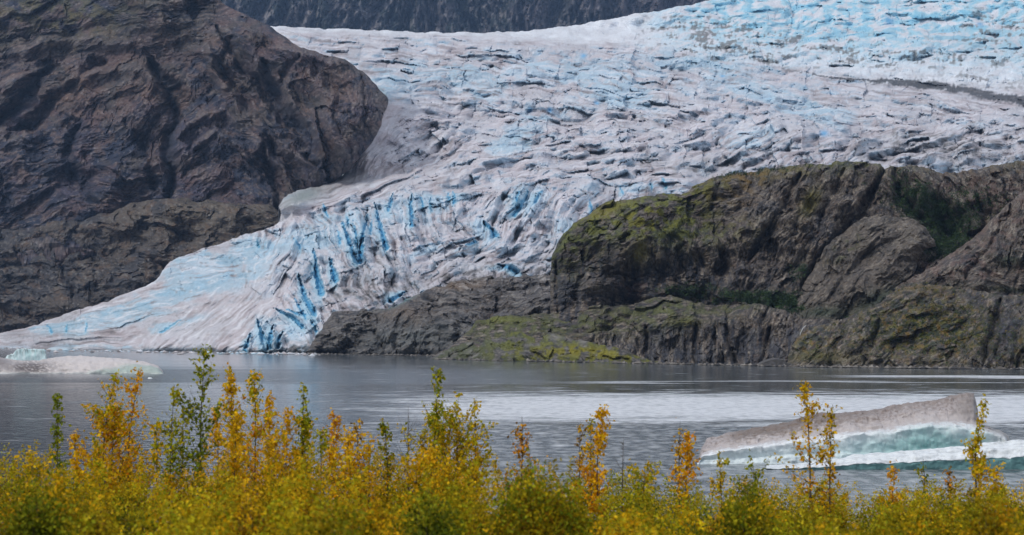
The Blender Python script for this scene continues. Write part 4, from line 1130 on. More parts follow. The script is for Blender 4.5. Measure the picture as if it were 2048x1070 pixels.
def berg_big():
    D0 = 247.0
    ridge_x = [1392, 1400, 1412, 1450, 1500, 1560, 1600, 1640, 1700, 1760, 1820, 1870, 1900, 1925, 1944, 1950, 1956, 1975, 2000, 2012, 2018]
    ridge_y = [930, 900, 880, 869, 858, 848, 838, 827, 826, 818, 808, 801, 794, 788, 787, 812, 852, 856, 864, 874, 900]
    led_x = [1392, 1402, 1440, 1500, 1600, 1700, 1780, 1830, 1860, 1900, 1950, 1975, 2005, 2018]
    led_y = [934, 912, 902, 895, 881, 870, 862, 852, 849, 850, 857, 862, 874, 905]
    def prof(x):
        zr = h_at(np.interp(x, ridge_x, ridge_y) + 2.6 * float(noise(x / 38.0, 3.3, 71)) + 1.5 * float(noise(x / 13.0, 5.3, 73)), D0 + 10)
        zl = h_at(np.interp(x, led_x, led_y), D0 + 1.2)
        zl = min(zl, zr - 0.02)
        thick = np.interp(x, [1392, 1420, 1940, 1956, 2018], [3, 12, 15, 9, 3])
        over = np.interp(x, [1880, 1930, 1950], [0, 0.4, 0.2])
        return [(0.3, -1.2, 0), (0.4, 0.05, 1), (0.9, zl * 0.4, 2), (0.2, zl * 0.92, 3), (0.7, zl, 3.5), (3.6, zl + 0.12 * (zr - zl), 4), (6 - over, zl + 0.6 * (zr - zl), 5), (10 - over * 3, zr, 6),
                (11.0, zr * 0.97, 6.4), (thick, zr * 0.4, 7), (thick + 4, -1.2, 8)]
    def colour(X, Yd, Z, K, n, n2):
        px = X / Yd * FPX + 1024
        nn = fbm(X / 0.8, (Z * 2 + Yd) / 0.7, 4, 5); big = fbm(X / 5, Z / 2, 3, 8); spot = fbm(X / 0.5, (Yd + Z) / 0.4, 3, 12)
        C = np.zeros(K.shape + (3,)) + (0.74, 0.77, 0.80)
        teal = np.clip(sstep(1500, 1800, px), 0.25, 1)
        C = mixc(C, (0.66, 0.77, 0.80), sstep(3.3, 2.4, K + 0.5 * big) * 0.7)
        C = mixc(C, (0.36, 0.58, 0.60), sstep(3.2, 2.2, K + 0.4 * big) * sstep(1600, 1800, px) * 0.55)
        C = mixc(C, (0.20, 0.42, 0.41), blob(px, K, 1850, 2.0, 110, 1.2) * (0.75 + 0.4 * nn))
        C = mixc(C, (0.12, 0.30, 0.30), blob(px, K, 1900, 1.2, 90, 0.6) * 0.45)
        C = mixc(C, (0.44, 0.385, 0.375), sstep(3.45, 4.0, K + 0.5 * nn) * 0.85)
        C = mixc(C, (0.34, 0.29, 0.28), sstep(4.0, 5.2, K + 1.0 * nn + 0.6 * big) * 0.6)
        C = mixc(C, (0.15, 0.11, 0.085), sstep(4.2, 5.3, K + 1.0 * nn + 0.3 * big) * sstep(1800, 1600, px) * sstep(1430, 1490, px) * 0.85)
        C = mixc(C, (0.19, 0.15, 0.13), sstep(5.0, 5.9, K + 1.0 * nn) * sstep(1600, 1700, px) * 0.6)
        C = mixc(C, (0.19, 0.15, 0.135), sstep(0.15, 0.38, spot + 0.3 * big) * sstep(4.0, 5, K) * 0.75)
        C = mixc(C, (0.24, 0.21, 0.20), sstep(1895, 1930, px) * sstep(3.9, 4.6, K) * sstep(6.5, 5.5, K - 0.6 * nn) * 0.7)  # right end face painted darker, as the side away from the light
        C = mixc(C, (0.36, 0.38, 0.38), sstep(1960, 1990, px) * 0.5)
        return C * (1 + 0.06 * nn[..., None])
    e = empty('iceberg', at(1700, 938, 247)); e.location.z = 0
    tag(e, 'large dirt-topped iceberg with a teal underside and a raised right end', 'iceberg')
    o = loft('ice_body', axis([(1392, 2018, 1.5)]), prof, colour, D0, 801, 0.26)
    o.parent = e; o.matrix_parent_inverse = e.matrix_world.inverted()
    bpy.context.view_layer.update(); o.matrix_parent_inverse = e.matrix_world.inverted()
    return e


berg_big()


def berg_front():
    D0 = 237.0
    tx = [1530, 1560, 1640, 1700, 1780, 1880, 1950, 2000, 2048, 2120, 2190, 2220]
    ty = [940, 932, 922, 912, 904, 896, 889, 883, 879, 882, 900, 940]
    def prof(x):
        z = h_at(np.interp(x, tx, ty), D0 + 3)
        z = max(z, 0.05)
        lip = np.interp(x, [1530, 1700, 2048], [0.12, 0.35, 0.42])
        return [(0.8, -1, 0), (0.3, 0.0, 1), (0.1, z * lip, 2), (0.0, z * lip + 0.08, 2.4), (1.0, z * 0.75, 3), (3.0, z, 4), (5.0, z * 0.8, 5), (7, 0.1, 6), (8, -1, 7)]
    def colour(X, Yd, Z, K, n, n2):
        nn = fbm(X / 0.7, (Z + Yd) / 0.6, 4, 15); v = fbm(X / 1.4, (Z + Yd) / 0.8, 3, 17)
        C = np.zeros(K.shape + (3,)) + (0.74, 0.78, 0.81)
        C = mixc(C, (0.45, 0.48, 0.50), sstep(0.0, 0.4, v) * 0.6)
        C = mixc(C, (0.10, 0.25, 0.26), sstep(2.35, 2.0, K + 0.4 * nn) * 0.95)
        return C
    e = empty('iceberg', (0, 0, 0)); e.location = (at(1900, 938, D0)[0], D0, 0)
    tag(e, 'low snowy ice shelf with a dark teal waterline edge, in front of the big iceberg', 'iceberg')
    bpy.context.view_layer.update()
    o = loft('ice_body', axis([(1530, 2220, 1.5)]), prof, colour, D0, 841, 0.2)
    o.parent = e; o.matrix_parent_inverse = e.matrix_world.inverted()


berg_front()


def berg_left():
    D0 = 835.0
    tx = [-160, -100, -30, 0, 40, 80, 110, 140, 180, 230, 270, 300, 318, 326, 328]
    ty = [745, 722, 716, 715, 722, 722, 716, 713, 714, 717, 720, 726, 733, 742, 748]
    def prof(x):
        z = max(h_at(np.interp(x, tx, ty), D0 + 14), 0.05)
        return [(1, -2, 0), (0, 0.0, 1), (2, z * 0.3, 2), (6, z * 0.7, 3), (14, z, 4), (22, z * 0.7, 5), (30, -2, 6)]
    def colour(X, Yd, Z, K, n, n2):
        px = X / Yd * FPX + 1024
        nn = fbm(X / 2.5, (Z * 2 + Yd) / 4.0, 4, 25); dd = fbm(X / 1.4, (Z * 2 + Yd) / 1.5, 3, 29)
        C = np.zeros(K.shape + (3,)) + (0.62, 0.57, 0.56)
        C = mixc(C, (0.14, 0.12, 0.12), blob(px, K, 62, 2.2, 46, 1.5) * sstep(-0.45, 0.1, dd + 0.15) * 1.3)
        C = mixc(C, (0.20, 0.175, 0.18), blob(px, K, -5, 3.0, 34, 1.4) * 0.9)
        C = mixc(C, (0.36, 0.45, 0.41), sstep(0.0, 1.0, (px - 140) / 60.0 - (K - 0.9) * 0.75 + 0.4 * nn) * sstep(3.4, 2.8, K) * 0.85)
        C = mixc(C, (0.62, 0.66, 0.66), sstep(1.25, 1.0, K) * 0.6)
        return C * (1 + 0.08 * nn[..., None])
    e = empty('iceberg', (at(160, 748, D0)[0], D0, 0))
    tag(e, 'long flat dirty iceberg floating at the left edge of the lake', 'iceberg')
    bpy.context.view_layer.update()
    o = loft('ice_body', axis([(-160, 328, 2.0)]), prof, colour, D0, 861, 0.5, ncross=40, scale=2.5)
    o.parent = e; o.matrix_parent_inverse = e.matrix_world.inverted()


berg_left()


def berg_block():
    D0 = 900.0
    tx = [13, 16, 28, 34, 38, 50, 66, 80, 92, 96]
    ty = [716, 711, 709, 702, 699, 698, 698, 699, 700, 718]
    def prof(x):
        z = max(h_at(np.interp(x, tx, ty), D0 + 1), 0.05)
        return [(1, -2, 0), (0, 0.0, 1), (0.3, z * 0.5, 2), (0.8, z * 0.96, 3), (2.0, z, 3.4), (9, z * 0.9, 4), (12, z * 0.4, 5), (13, -2, 6)]
    def colour(X, Yd, Z, K, n, n2):
        st = fbm(X / 1.2, Z / 6.0, 3, 35)
        C = np.zeros(K.shape + (3,)) + (0.58, 0.72, 0.75)
        C = mixc(C, (0.36, 0.56, 0.58), sstep(0.0, 0.35, st) * 0.8)
        C = mixc(C, (0.12, 0.16, 0.16), sstep(2.2, 3.0, K) * sstep(3.4, 3.0, K) * sstep(0.05, 0.3, fbm(X / 1.0, Z / 3, 3, 39)) * 0.7)
        C = mixc(C, (0.72, 0.76, 0.78), sstep(3.1, 3.4, K) * 0.9)
        return C
    e = empty('iceberg', (at(55, 718, D0)[0], D0, 0))
    tag(e, 'small blocky turquoise iceberg standing behind the flat dirty one', 'iceberg')
    bpy.context.view_layer.update()
    o = loft('ice_body', axis([(13, 96, 1.2)]), prof, colour, D0, 881, 0.5, ncross=30, scale=2.0)
    o.parent = e; o.matrix_parent_inverse = e.matrix_world.inverted()


berg_block()


def floe(px0, px1, py, h, label, col, seed):
    """small drifting piece of ice, an irregular faceted lump"""
    D0 = float(water_dist(py))
    x0 = (px0 - 1024) / FPX * D0; x1 = (px1 - 1024) / FPX * D0
    rg = random.Random(seed); n = 11
    V = []; F = []
    w = (x1 - x0) / 2; cx = (x0 + x1) / 2
    for r_, z in ((1.0, -0.3), (1.0, 0.02), (0.86, h * 0.6), (0.5, h)):
        for k in range(n):
            a = 2 * math.pi * k / n
            q = rg.uniform(0.82, 1.05)
            V.append((cx + w * r_ * q * math.cos(a), D0 + w * 0.7 * r_ * q * math.sin(a), z * rg.uniform(0.8, 1.1)))
    V.append((cx, D0, h * 1.05))
    for j in range(3):
        for k in range(n):
            F.append((j * n + k, j * n + (k + 1) % n, (j + 1) * n + (k + 1) % n, (j + 1) * n + k))
    for k in range(n): F.append((3 * n + k, 3 * n + (k + 1) % n, 4 * n))
    me = bpy.data.meshes.new('ice_floe'); me.from_pydata(V, [], F)
    a_ = me.color_attributes.new('tint', 'FLOAT_COLOR', 'POINT')
    for d_ in a_.data: d_.color = (*col, 1)
    me.materials.append(M_BERG)
    o = link('ice_floe', me)
    return tag(o, label, 'ice floe')


floe(296, 306, 757, 0.5, 'tiny white ice floe near the right tip of the flat dirty iceberg', (0.75, 0.78, 0.8), 1)
floe(94, 150, 699.5, 3.4, 'low pale blue ice floe lying against the foot of the glacier', (0.50, 0.60, 0.66), 2)
floe(-40, 92, 695.5, 3.0, 'long thin ice floe at the left foot of the glacier', (0.55, 0.60, 0.66), 3)

# ------------------------------------------------------------------ bank
def bank_z(x, y):
    z = np.interp(y, [-30, 0, 12, 20, 35, 52, 70, 110, 170, 400], [16.4, 16.2, 15.6, 14.9, 13.5, 11.9, 9.5, 4.0, -1.5, -8])
    return z + 0.25 * noise(np.asarray(x) / 5.0, np.asarray(y) / 5.0, 3)


gx = np.linspace(-90, 90, 90); gy = axis([(-30, 80, 1.5), (80, 200, 6)])
GX, GY = np.meshgrid(gx, gy)
GZ = bank_z(GX, GY)
gc = np.zeros(GX.shape + (3,)) + (0.055, 0.045, 0.020)
gc = mixc(gc, (0.09, 0.075, 0.02), sstep(-0.2, 0.3, fbm(GX / 2, GY / 2, 4, 7)))
F, _ = grid_faces(len(gy), len(gx))
o = link('ground', np_mesh('ground', np.stack([GX, GY, GZ], -1).reshape(-1, 3), F[:, ::-1], M_SOIL, gc.reshape(-1, 3)))
tag(o, kind='structure')

# ------------------------------------------------------------------ plants
LEAF = dict(
    green=[(0.17, 0.22, 0.010), (0.23, 0.27, 0.012), (0.12, 0.16, 0.010), (0.30, 0.31, 0.014)],
    lime=[(0.38, 0.38, 0.012), (0.48, 0.42, 0.014), (0.28, 0.30, 0.012), (0.54, 0.43, 0.016)],
    yellow=[(0.68, 0.44, 0.010), (0.76, 0.50, 0.014), (0.56, 0.36, 0.010), (0.52, 0.40, 0.012)],
    gold=[(0.80, 0.46, 0.010), (0.84, 0.52, 0.012), (0.72, 0.37, 0.008), (0.64, 0.41, 0.010)],
    orange=[(0.78, 0.34, 0.008), (0.72, 0.27, 0.008), (0.82, 0.42, 0.010), (0.60, 0.26, 0.010)],
    olive=[(0.32, 0.25, 0.008), (0.40, 0.30, 0.008), (0.25, 0.21, 0.008), (0.48, 0.34, 0.008)],
    brown=[(0.24, 0.125, 0.010), (0.30, 0.155, 0.010), (0.18, 0.10, 0.010), (0.36, 0.20, 0.010)],
    dark=[(0.11, 0.145, 0.010), (0.145, 0.18, 0.010), (0.085, 0.115, 0.010), (0.19, 0.21, 0.012)],
)


def leaf_quads(ctr, size, rg):
    """four-cornered pointed leaves, slightly folded along the midrib, in random poses"""
    n = len(ctr)
    a = rg.normal(0, 1, (n, 3)); a[:, 2] -= 0.5; a /= np.linalg.norm(a, axis=1, keepdims=True)
    b = np.cross(a, rg.normal(0, 1, (n, 3))); b /= np.linalg.norm(b, axis=1, keepdims=True) + 1e-9
    c = np.cross(a, b)
    s = (size * rg.uniform(0.65, 1.25, n))[:, None]
    tip = ctr + a * s; stem = ctr - a * s * 0.1
    l = ctr + a * s * 0.38 + b * s * 0.36 + c * s * 0.10
    r = ctr + a * s * 0.38 - b * s * 0.36 + c * s * 0.10
    V = np.stack([stem, l, tip, r], 1).reshape(-1, 3)
    F = np.arange(4 * n).reshape(n, 4)
    return V, F


def pick(rg, pals, n):
    P = np.array([c for p in pals for c in LEAF[p]])
    return P[rg.integers(0, len(P), n)] * rg.uniform(0.75, 1.25, (n, 1))


def tube(V, F, C, pts, r0, r1, col, k=5):
    n = len(pts)
    base = len(V)
    for i, p in enumerate(pts):
        r = r0 + (r1 - r0) * i / (n - 1)
        q = np.array(pts[min(i + 1, n - 1)]) - np.array(pts[max(i - 1, 0)])
        q = q / (np.linalg.norm(q) + 1e-9)
        u = np.cross(q, (0.3, 1, 0.1)); u /= np.linalg.norm(u) + 1e-9
        w = np.cross(q, u)
        for j in range(k):
            a = 2 * math.pi * j / k
            V.append(tuple(np.array(p) + r * (math.cos(a) * u + math.sin(a) * w))); C.append(col)
    for i in range(n - 1):
        for j in range(k):
            F.append((base + i * k + j, base + i * k + (j + 1) % k, base + (i + 1) * k + (j + 1) % k, base + (i + 1) * k + j))


def bump_shape(t, kind):
    if kind == 'spire': return 0.20 + 0.8 * (1 - t) ** 0.8
    if kind == 'column': return 0.10 + 1.05 * (1 - t) ** 0.85
    if kind == 'round': return math.sqrt(max(0.05, 1 - (2 * t - 0.9) ** 2 * 0.9))
    return 1 - t * 0.8


def sapling(px, top, width, dist, tops, bottoms, density, label, cat='sapling', shape='spire', lean=0.0, name='sapling', leafs=0.082, bare=0.0, stems=1, arms=1.0):
    seed = int(px * 13 + top * 7) % 99991
    rg = np.random.default_rng(seed)
    lean = lean or float(rg.normal(0, 0.022))
    x = (px - 1024) / FPX * dist - lean * 4.0
    zg = float(bank_z(x, dist))
    zt = at(px, top, dist)[2]
    H = zt - zg
    W = width * 1.85 / FPX * dist / 2                   # half width in metres
    density = density * 1.7 if density > 0.3 else density
    root = empty(name, (x, dist, zg))
    TV, TF, TC = [], [], []
    ctr = []; hts = []
    bark = (0.075, 0.062, 0.052)
    for s_ in range(stems):
        h = H * (1.0 if s_ == 0 else rg.uniform(0.78, 0.95))
        ox = 0 if s_ == 0 else rg.uniform(-1, 1) * W * 0.9
        wob = rg.normal(0, 0.03, 2) * h
        def P(t):
            return np.array([ox * t + lean * h * t + wob[0] * math.sin(3 * t), wob[1] * math.sin(2.3 * t) + 0.02 * h * t, h * t])
        ts = np.linspace(0, 1, 14)
        tube(TV, TF, TC, [P(t) for t in ts], 0.010 + 0.0055 * h, 0.003, bark, 6)
        nb = int(h * 9 * arms)
        for b in range(nb):
            t0 = rg.uniform(0.22, 0.97)
            p0 = P(t0)
            az = rg.uniform(0, 2 * math.pi)
            ln = W * bump_shape(t0, shape) * rg.uniform(0.55, 1.15)
            upk = rg.uniform(0.5, 1.4)
            pts = []
            for q in np.linspace(0, 1, 5):
                pts.append(p0 + np.array([math.cos(az) * ln * q, math.sin(az) * ln * q, ln * upk * (q * 0.6 + 0.5 * q * q)]))
            tube(TV, TF, TC, pts, 0.007, 0.002, bark, 3)
            nl = int(rg.poisson(density * (4 + 15 * ln)) * (1 if rg.random() > 0.22 else 0.25))
            if t0 > 1 - bare: nl = int(nl * 0.12)
            q = rg.uniform(0.2, 1.05, nl)
            pp = np.array([np.interp(q, np.linspace(0, 1, 5), [p[k] for p in pts]) for k in range(3)]).T if nl else np.zeros((0, 3))
            pp = pp + rg.normal(0, 0.045, pp.shape)
            ctr.append(pp)
        nt_ = int(density * h * 22)
        t = rg.uniform(0.3, 1.0, nt_)
        if bare: t = t[(t < 1 - bare) | (rg.random(len(t)) < 0.15)]
        pp = np.array([P(q) for q in t]).reshape(-1, 3) + rg.normal(0, 0.05, (len(t), 3))
        ctr.append(pp)
    ctr = np.concatenate(ctr)
    n = len(ctr)
    LV, LF = leaf_quads(ctr, leafs, rg)
    tt = np.clip(ctr[:, 2] / H, 0, 1)
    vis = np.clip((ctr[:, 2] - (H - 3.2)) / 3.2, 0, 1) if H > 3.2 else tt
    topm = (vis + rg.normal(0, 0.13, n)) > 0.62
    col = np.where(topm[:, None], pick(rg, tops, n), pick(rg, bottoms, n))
    LC = np.repeat(col, 4, axis=0)
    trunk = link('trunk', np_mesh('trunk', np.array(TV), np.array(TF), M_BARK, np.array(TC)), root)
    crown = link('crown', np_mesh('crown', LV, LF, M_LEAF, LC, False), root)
    tag(root, label, cat)
    return root


S = sapling
S(116, 786, 34, 38, ['green'], ['lime', 'green'], 1.5, 'narrow green sapling standing alone at the far left', shape='column')
S(150, 862, 44, 37, ['gold'], ['gold', 'yellow'], 1.3, 'short golden sapling right of the narrow green one at far left')
S(62, 900, 70, 36, ['gold', 'yellow'], ['lime'], 1.2, 'low golden-tipped sapling at the left edge of the thicket', shape='round')
S(238, 745, 92, 39, ['gold', 'lime'], ['gold', 'yellow', 'orange'], 1.9, 'bushy orange sapling with a green tip, left of a twin', shape='column', stems=2)
S(284, 738, 78, 40, ['gold', 'orange'], ['gold', 'yellow'], 1.5, 'bushy orange sapling with loose side twigs and one lime tip leaf tuft', shape='column', stems=2)
S(350, 772, 66, 38, ['lime'], ['green', 'lime'], 1.0, 'sparse lime green sapling left of the tallest tree', shape='column', stems=2)
S(413, 690, 100, 38, ['green', 'lime'], ['green', 'dark'], 1.5, 'tallest sapling, dark green with long side branches', shape='column')
S(455, 735, 56, 39, ['gold', 'yellow'], ['gold', 'yellow', 'lime'], 2.2, 'dense golden sapling directly right of the tall green tree', shape='column')
S(506, 738, 76, 37, ['gold', 'lime'], ['gold', 'orange'], 1.6, 'orange sapling with dark trunk and a thin green tip', shape='column')
S(540, 790, 60, 40, ['gold'], ['gold', 'yellow'], 1.5, 'golden sapling between the dark-trunked one and the green-topped one', shape='column')
S(578, 815, 70, 38, ['gold'], ['gold', 'brown'], 1.7, 'deep gold sapling left of the green-topped one', shape='column')
S(606, 768, 44, 39, ['green', 'lime'], ['olive', 'lime'], 1.8, 'slim sapling with a yellow-green top in the left half', shape='column')
S(640, 860, 60, 37, ['lime'], ['green', 'lime'], 1.1, 'short lime green sapling beside the slim yellow-green top')
S(668, 826, 66, 40, ['gold', 'orange'], ['gold'], 1.7, 'rounded orange sapling over the water left of centre', shape='column')
S(712, 840, 56, 38, ['brown', 'gold'], ['gold', 'orange'], 0.9, 'thin brownish sapling with few leaves near the orange rounded one', shape='column')
S(740, 870, 40, 39, ['lime', 'gold'], ['gold'], 1.0, 'small sparse sapling between the brownish and the olive one')
S(766, 845, 42, 38, ['green', 'olive'], ['olive', 'gold'], 1.6, 'olive green sapling with a flat top beside the bare twig', shape='column')
S(816, 812, 80, 39, ['brown'], ['brown', 'gold'], 0.12, 'leafless grey twig standing over the lake left of centre', shape='column', bare=0.6)
S(880, 740, 56, 38, ['lime', 'green'], ['yellow', 'lime'], 1.6, 'tall sapling with a bright yellow-green top near the centre', shape='spire', lean=0.01)
S(912, 806, 90, 38.5, ['lime', 'yellow'], ['gold', 'yellow'], 1.9, 'broad golden sapling under the bright green-topped one', shape='round', stems=3)
S(948, 800, 60, 39, ['yellow', 'lime'], ['gold', 'yellow'], 1.4, 'yellow sapling with arms reaching right, near the centre', shape='column', stems=2)
S(870, 900, 70, 36, ['gold', 'yellow'], ['gold'], 1.8, 'dense low golden sapling left of the centre bush', shape='round', stems=2)
S(432, 812, 60, 41, ['gold'], ['gold', 'yellow'], 1.6, 'golden sapling half hidden behind the tall green tree', shape='column')
S(478, 830, 66, 36, ['yellow', 'gold'], ['gold', 'yellow'], 1.7, 'yellow sapling standing in front of the gap left of the dark-trunked one', shape='spire')
S(556, 850, 64, 36, ['gold', 'yellow'], ['gold'], 1.8, 'full golden sapling low between the orange ones left of centre', shape='round')
S(622, 830, 60, 41, ['gold', 'lime'], ['gold', 'olive'], 1.6, 'gold and olive sapling behind the slim yellow-green top', shape='column')
S(690, 862, 70, 36, ['gold'], ['gold', 'orange'], 1.7, 'broad low gold sapling under the rounded orange one', shape='round')
S(190, 880, 60, 36, ['lime', 'gold'], ['lime', 'yellow'], 1.4, 'low lime and gold sapling just left of the bushy orange pair', shape='spire')
S(315, 850, 60, 36, ['gold', 'lime'], ['gold', 'yellow'], 1.4, 'gold sapling low between the bushy orange pair and the lime one', shape='spire')
S(1046, 832, 66, 39, ['brown', 'orange'], ['orange', 'gold'], 1.1, 'sapling with a bare twiggy top above orange leaves, over the big round shrub', shape='column', bare=0.14)
S(1160, 842, 36, 40, ['gold', 'brown'], ['orange', 'gold'], 0.8, 'left of two thin sparse orange saplings right of the big round shrub', shape='column')
S(1180, 836, 30, 39, ['lime', 'brown'], ['orange'], 0.9, 'right of two thin sparse saplings right of the big round shrub', shape='column')
S(1207, 818, 58, 38, ['gold'], ['gold', 'orange'], 1.9, 'cone-shaped orange sapling in the middle of the picture', shape='spire')
S(1248, 872, 40, 38, ['brown'], ['brown', 'orange'], 0.15, 'thin bare twig right of the cone-shaped orange sapling', bare=0.5)
S(1290, 925, 50, 37, ['lime', 'yellow'], ['lime'], 1.3, 'low yellow-green sapling tip right of the bare twig', shape='round')
S(1360, 842, 40, 40, ['brown', 'gold'], ['gold', 'orange'], 0.55, 'thin sparse sapling at the left end of the big iceberg', shape='column', bare=0.1)
S(1380, 866, 48, 38, ['gold', 'orange'], ['gold'], 1.9, 'orange cone sapling at the left end of the big iceberg', shape='spire')
S(1434, 902, 40, 38, ['lime', 'yellow'], ['yellow', 'gold'], 1.1, 'small yellow sapling in front of the left part of the big iceberg')
S(1505, 932, 60, 36, ['green', 'lime'], ['dark', 'green'], 1.2, 'small green sapling in front of the big iceberg', shape='round')
S(1612, 758, 84, 37, ['yellow', 'gold'], ['gold', 'yellow', 'orange'], 1.05, 'tall airy golden sapling in front of the big iceberg', shape='column')
S(1667, 808, 60, 36, ['olive', 'gold'], ['gold', 'brown', 'orange'], 1.0, 'airy brown-gold sapling right of the tall golden one', shape='column')
S(1790, 932, 44, 38, ['orange', 'gold'], ['gold'], 1.4, 'short orange sapling tip in front of the low ice shelf')
S(1838, 918, 50, 38, ['green', 'olive'], ['lime', 'gold'], 0.6, 'sparse small green sapling in front of the low ice shelf', shape='column')
S(1892, 932, 46, 38, ['brown', 'orange'], ['gold'], 0.55, 'sparse reddish sapling between the green one and the tall right one', shape='column')
S(1972, 796, 46, 37, ['lime', 'yellow'], ['yellow', 'gold'], 1.8, 'slender golden sapling near the right edge of the picture', shape='column')
S(2004, 922, 40, 38, ['gold', 'yellow'], ['gold', 'lime'], 1.2, 'short golden sapling leaning at the right edge', lean=0.05)

# ---- shrubs one can tell apart
def shrub_cloud(px, top, width, dist, pals_out, pals_in, n, rg, leafs=0.05, depth=None):
    x = (px - 1024) / FPX * dist
    zg = float(bank_z(x, dist)); zt = at(px, top, dist)[2]
    H = max(zt - zg, 0.7); W = width / FPX * dist / 2
    dpt = depth or W * 0.8
    # many upright sprays, each a little cloud of leaves
    ns = max(8, int(n / 26))
    u = rg.normal(0, 1, (ns, 3)); u /= np.linalg.norm(u, axis=1, keepdims=True); u[:, 2] = np.abs(u[:, 2])
    rr = rg.uniform(0.35, 1.0, (ns, 1)) ** 0.5
    c = u * rr * np.array([W, dpt, H * 0.95])
    c += rg.normal(0, 0.05, c.shape)
    k = rg.integers(0, ns, n)
    s = 0.15 + 0.04 * W
    p = c[k] + rg.normal(0, 1, (n, 3)) * np.array([s, s, s * 1.35]) * 0.44
    p[:, 2] = np.clip(p[:, 2], 0.02, None)
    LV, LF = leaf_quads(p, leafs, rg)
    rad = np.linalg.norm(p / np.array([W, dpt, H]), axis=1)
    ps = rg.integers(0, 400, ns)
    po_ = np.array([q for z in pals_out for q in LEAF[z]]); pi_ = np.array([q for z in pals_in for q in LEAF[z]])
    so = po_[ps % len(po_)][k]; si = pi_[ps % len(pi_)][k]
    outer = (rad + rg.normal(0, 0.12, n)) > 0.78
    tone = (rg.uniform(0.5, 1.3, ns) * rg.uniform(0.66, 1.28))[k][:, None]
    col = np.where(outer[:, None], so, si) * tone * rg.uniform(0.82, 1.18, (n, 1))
    return (x, dist, zg), LV, LF, np.repeat(col, 4, axis=0), c


def shrub(px, top, width, dist, po, pi, n, label, name='shrub'):
    rg = np.random.default_rng(int(px * 3 + top))
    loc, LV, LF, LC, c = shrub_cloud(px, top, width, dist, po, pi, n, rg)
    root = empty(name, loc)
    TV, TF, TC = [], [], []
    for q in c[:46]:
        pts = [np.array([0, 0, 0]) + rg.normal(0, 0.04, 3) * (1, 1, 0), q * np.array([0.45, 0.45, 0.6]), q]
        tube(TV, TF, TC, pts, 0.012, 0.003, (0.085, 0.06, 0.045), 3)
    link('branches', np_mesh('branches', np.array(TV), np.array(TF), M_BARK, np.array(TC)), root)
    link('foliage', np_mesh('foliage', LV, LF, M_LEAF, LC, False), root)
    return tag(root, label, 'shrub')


shrub(1080, 926, 232, 22, ['green', 'olive'], ['brown', 'olive', 'brown'], 12000, 'big round olive green shrub with rusty brown inside at the bottom centre')
shrub(80, 962, 190, 20, ['green', 'lime'], ['dark'], 6500, 'round dark green shrub at the lower left')
shrub(860, 985, 110, 20, ['green', 'dark'], ['dark'], 3600, 'small dark green shrub at the bottom left of the centre shrub')
shrub(495, 975, 150, 20, ['gold', 'olive'], ['brown'], 4200, 'golden brown shrub below the dense golden saplings')
shrub(1490, 980, 150, 22, ['green', 'lime'], ['dark', 'olive'], 4200, 'dull green shrub below the left half of the big iceberg')
shrub(200, 1000, 120, 18.5, ['lime', 'olive'], ['dark', 'brown'], 3000, 'yellow-green shrub low in the left corner beside the dark one')
shrub(1970, 985, 130, 20, ['gold', 'olive'], ['brown', 'olive'], 3200, 'golden shrub low in the right corner')

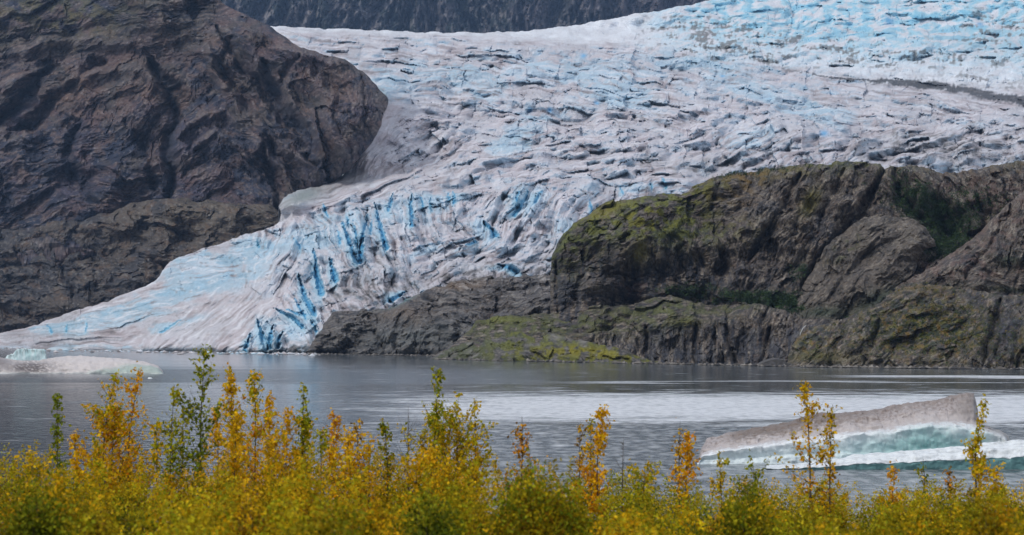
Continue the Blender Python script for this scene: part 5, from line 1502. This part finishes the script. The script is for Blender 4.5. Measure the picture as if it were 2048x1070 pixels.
# ---- the rest of the thicket: one uncountable mass
def thicket():
    rg = np.random.default_rng(77)
    VV, FF, CC = [], [], []; off = 0
    tops_x = [0, 120, 260, 400, 440, 600, 780, 820, 860, 980, 1000, 1200, 1300, 1420, 1560, 1700, 1850, 1960, 2048]
    tops_y = [910, 920, 926, 926, 905, 905, 915, 938, 912, 915, 945, 966, 962, 962, 970, 975, 970, 966, 968]
    rows = [(44, 0, 28), (40, 8, 27), (36, 22, 25), (31, 42, 22), (26, 66, 20), (21.5, 92, 18), (17.5, 122, 17)]
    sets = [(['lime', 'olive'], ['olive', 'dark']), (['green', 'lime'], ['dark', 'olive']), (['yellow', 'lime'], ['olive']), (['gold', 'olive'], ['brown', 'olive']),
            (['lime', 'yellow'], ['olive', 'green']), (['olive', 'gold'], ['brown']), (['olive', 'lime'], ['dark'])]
    for dist, dy, cnt in rows:
        for k in range(cnt):
            px = -60 + (2170.0 / cnt) * (k + rg.uniform(-0.4, 1.4))
            top = np.interp(px, tops_x, tops_y) - 6 + dy * 0.95 + rg.normal(0, 9)
            w = rg.uniform(110, 200) * (26 / dist) ** 0.5
            if any(abs(px - q) < h_ + w * 0.35 and dist < dd + 1.5 for q, h_, dd in ((1080, 100, 22), (80, 70, 20), (860, 40, 20), (495, 55, 20), (1490, 55, 22), (200, 40, 18.5), (1970, 45, 20))): continue
            hue = 0.5 + 0.9 * noise(px / 260.0, dist / 9.0, 9)
            pool = [0, 1, 4, 6] if hue > 0.62 else ([3, 5, 2] if hue < 0.38 else [0, 2, 4, 5, 6])
            if px > 1500: pool = [0, 2, 4, 5, 0, 3]
            if (430 < px < 790 or 840 < px < 990) and dist > 30: pool = [3, 2, 3, 5]
            po, pi = sets[pool[rg.integers(0, len(pool))]]
            n = int(2900 * (w / 140) * (dist / 26) ** 0.4)
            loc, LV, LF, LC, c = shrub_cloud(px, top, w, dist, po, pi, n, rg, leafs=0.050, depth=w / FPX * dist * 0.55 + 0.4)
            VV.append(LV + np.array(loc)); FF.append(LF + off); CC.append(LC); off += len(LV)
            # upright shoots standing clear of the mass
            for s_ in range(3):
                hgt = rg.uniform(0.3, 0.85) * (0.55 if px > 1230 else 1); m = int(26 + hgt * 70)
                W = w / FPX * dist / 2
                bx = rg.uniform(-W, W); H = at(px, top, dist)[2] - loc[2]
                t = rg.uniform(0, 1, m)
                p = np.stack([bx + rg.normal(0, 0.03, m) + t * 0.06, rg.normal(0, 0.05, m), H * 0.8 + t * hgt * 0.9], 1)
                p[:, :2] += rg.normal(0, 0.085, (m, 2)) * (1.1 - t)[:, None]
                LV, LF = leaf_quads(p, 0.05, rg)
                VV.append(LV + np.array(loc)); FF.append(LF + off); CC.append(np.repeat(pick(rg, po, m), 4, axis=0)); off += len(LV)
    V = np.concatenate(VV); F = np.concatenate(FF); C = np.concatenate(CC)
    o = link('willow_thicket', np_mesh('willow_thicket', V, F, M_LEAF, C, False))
    tag(o, 'dense green and yellow willow thicket along the bottom of the picture', 'thicket', kind='stuff')


thicket()

# ------------------------------------------------------------------ air
HAZE = 0.000024
hz = bpy.data.materials.new('haze')
hz.use_nodes = True
hn = hz.node_tree
for n_ in list(hn.nodes):
    if n_.type == 'BSDF_PRINCIPLED': hn.nodes.remove(n_)
pv = hn.nodes.new('ShaderNodeVolumePrincipled')
pv.inputs['Color'].default_value = (0.38, 0.60, 1.0, 1)
pv.inputs['Density'].default_value = HAZE
pv.inputs['Anisotropy'].default_value = 0.0
hn.links.new(pv.outputs[0], hn.nodes['Material Output'].inputs['Volume'])
bx0, bx1, by0, by1, bz0, bz1 = -6500, 6500, -120, 14500, -10.5, 4300
V = [(x, y, z) for x in (bx0, bx1) for y in (by0, by1) for z in (bz0, bz1)]
me = bpy.data.meshes.new('haze')
me.from_pydata(V, [], [(0, 1, 3, 2), (4, 6, 7, 5), (0, 4, 5, 1), (2, 3, 7, 6), (0, 2, 6, 4), (1, 5, 7, 3)])
me.materials.append(hz)
tag(link('haze', me), kind='stuff')
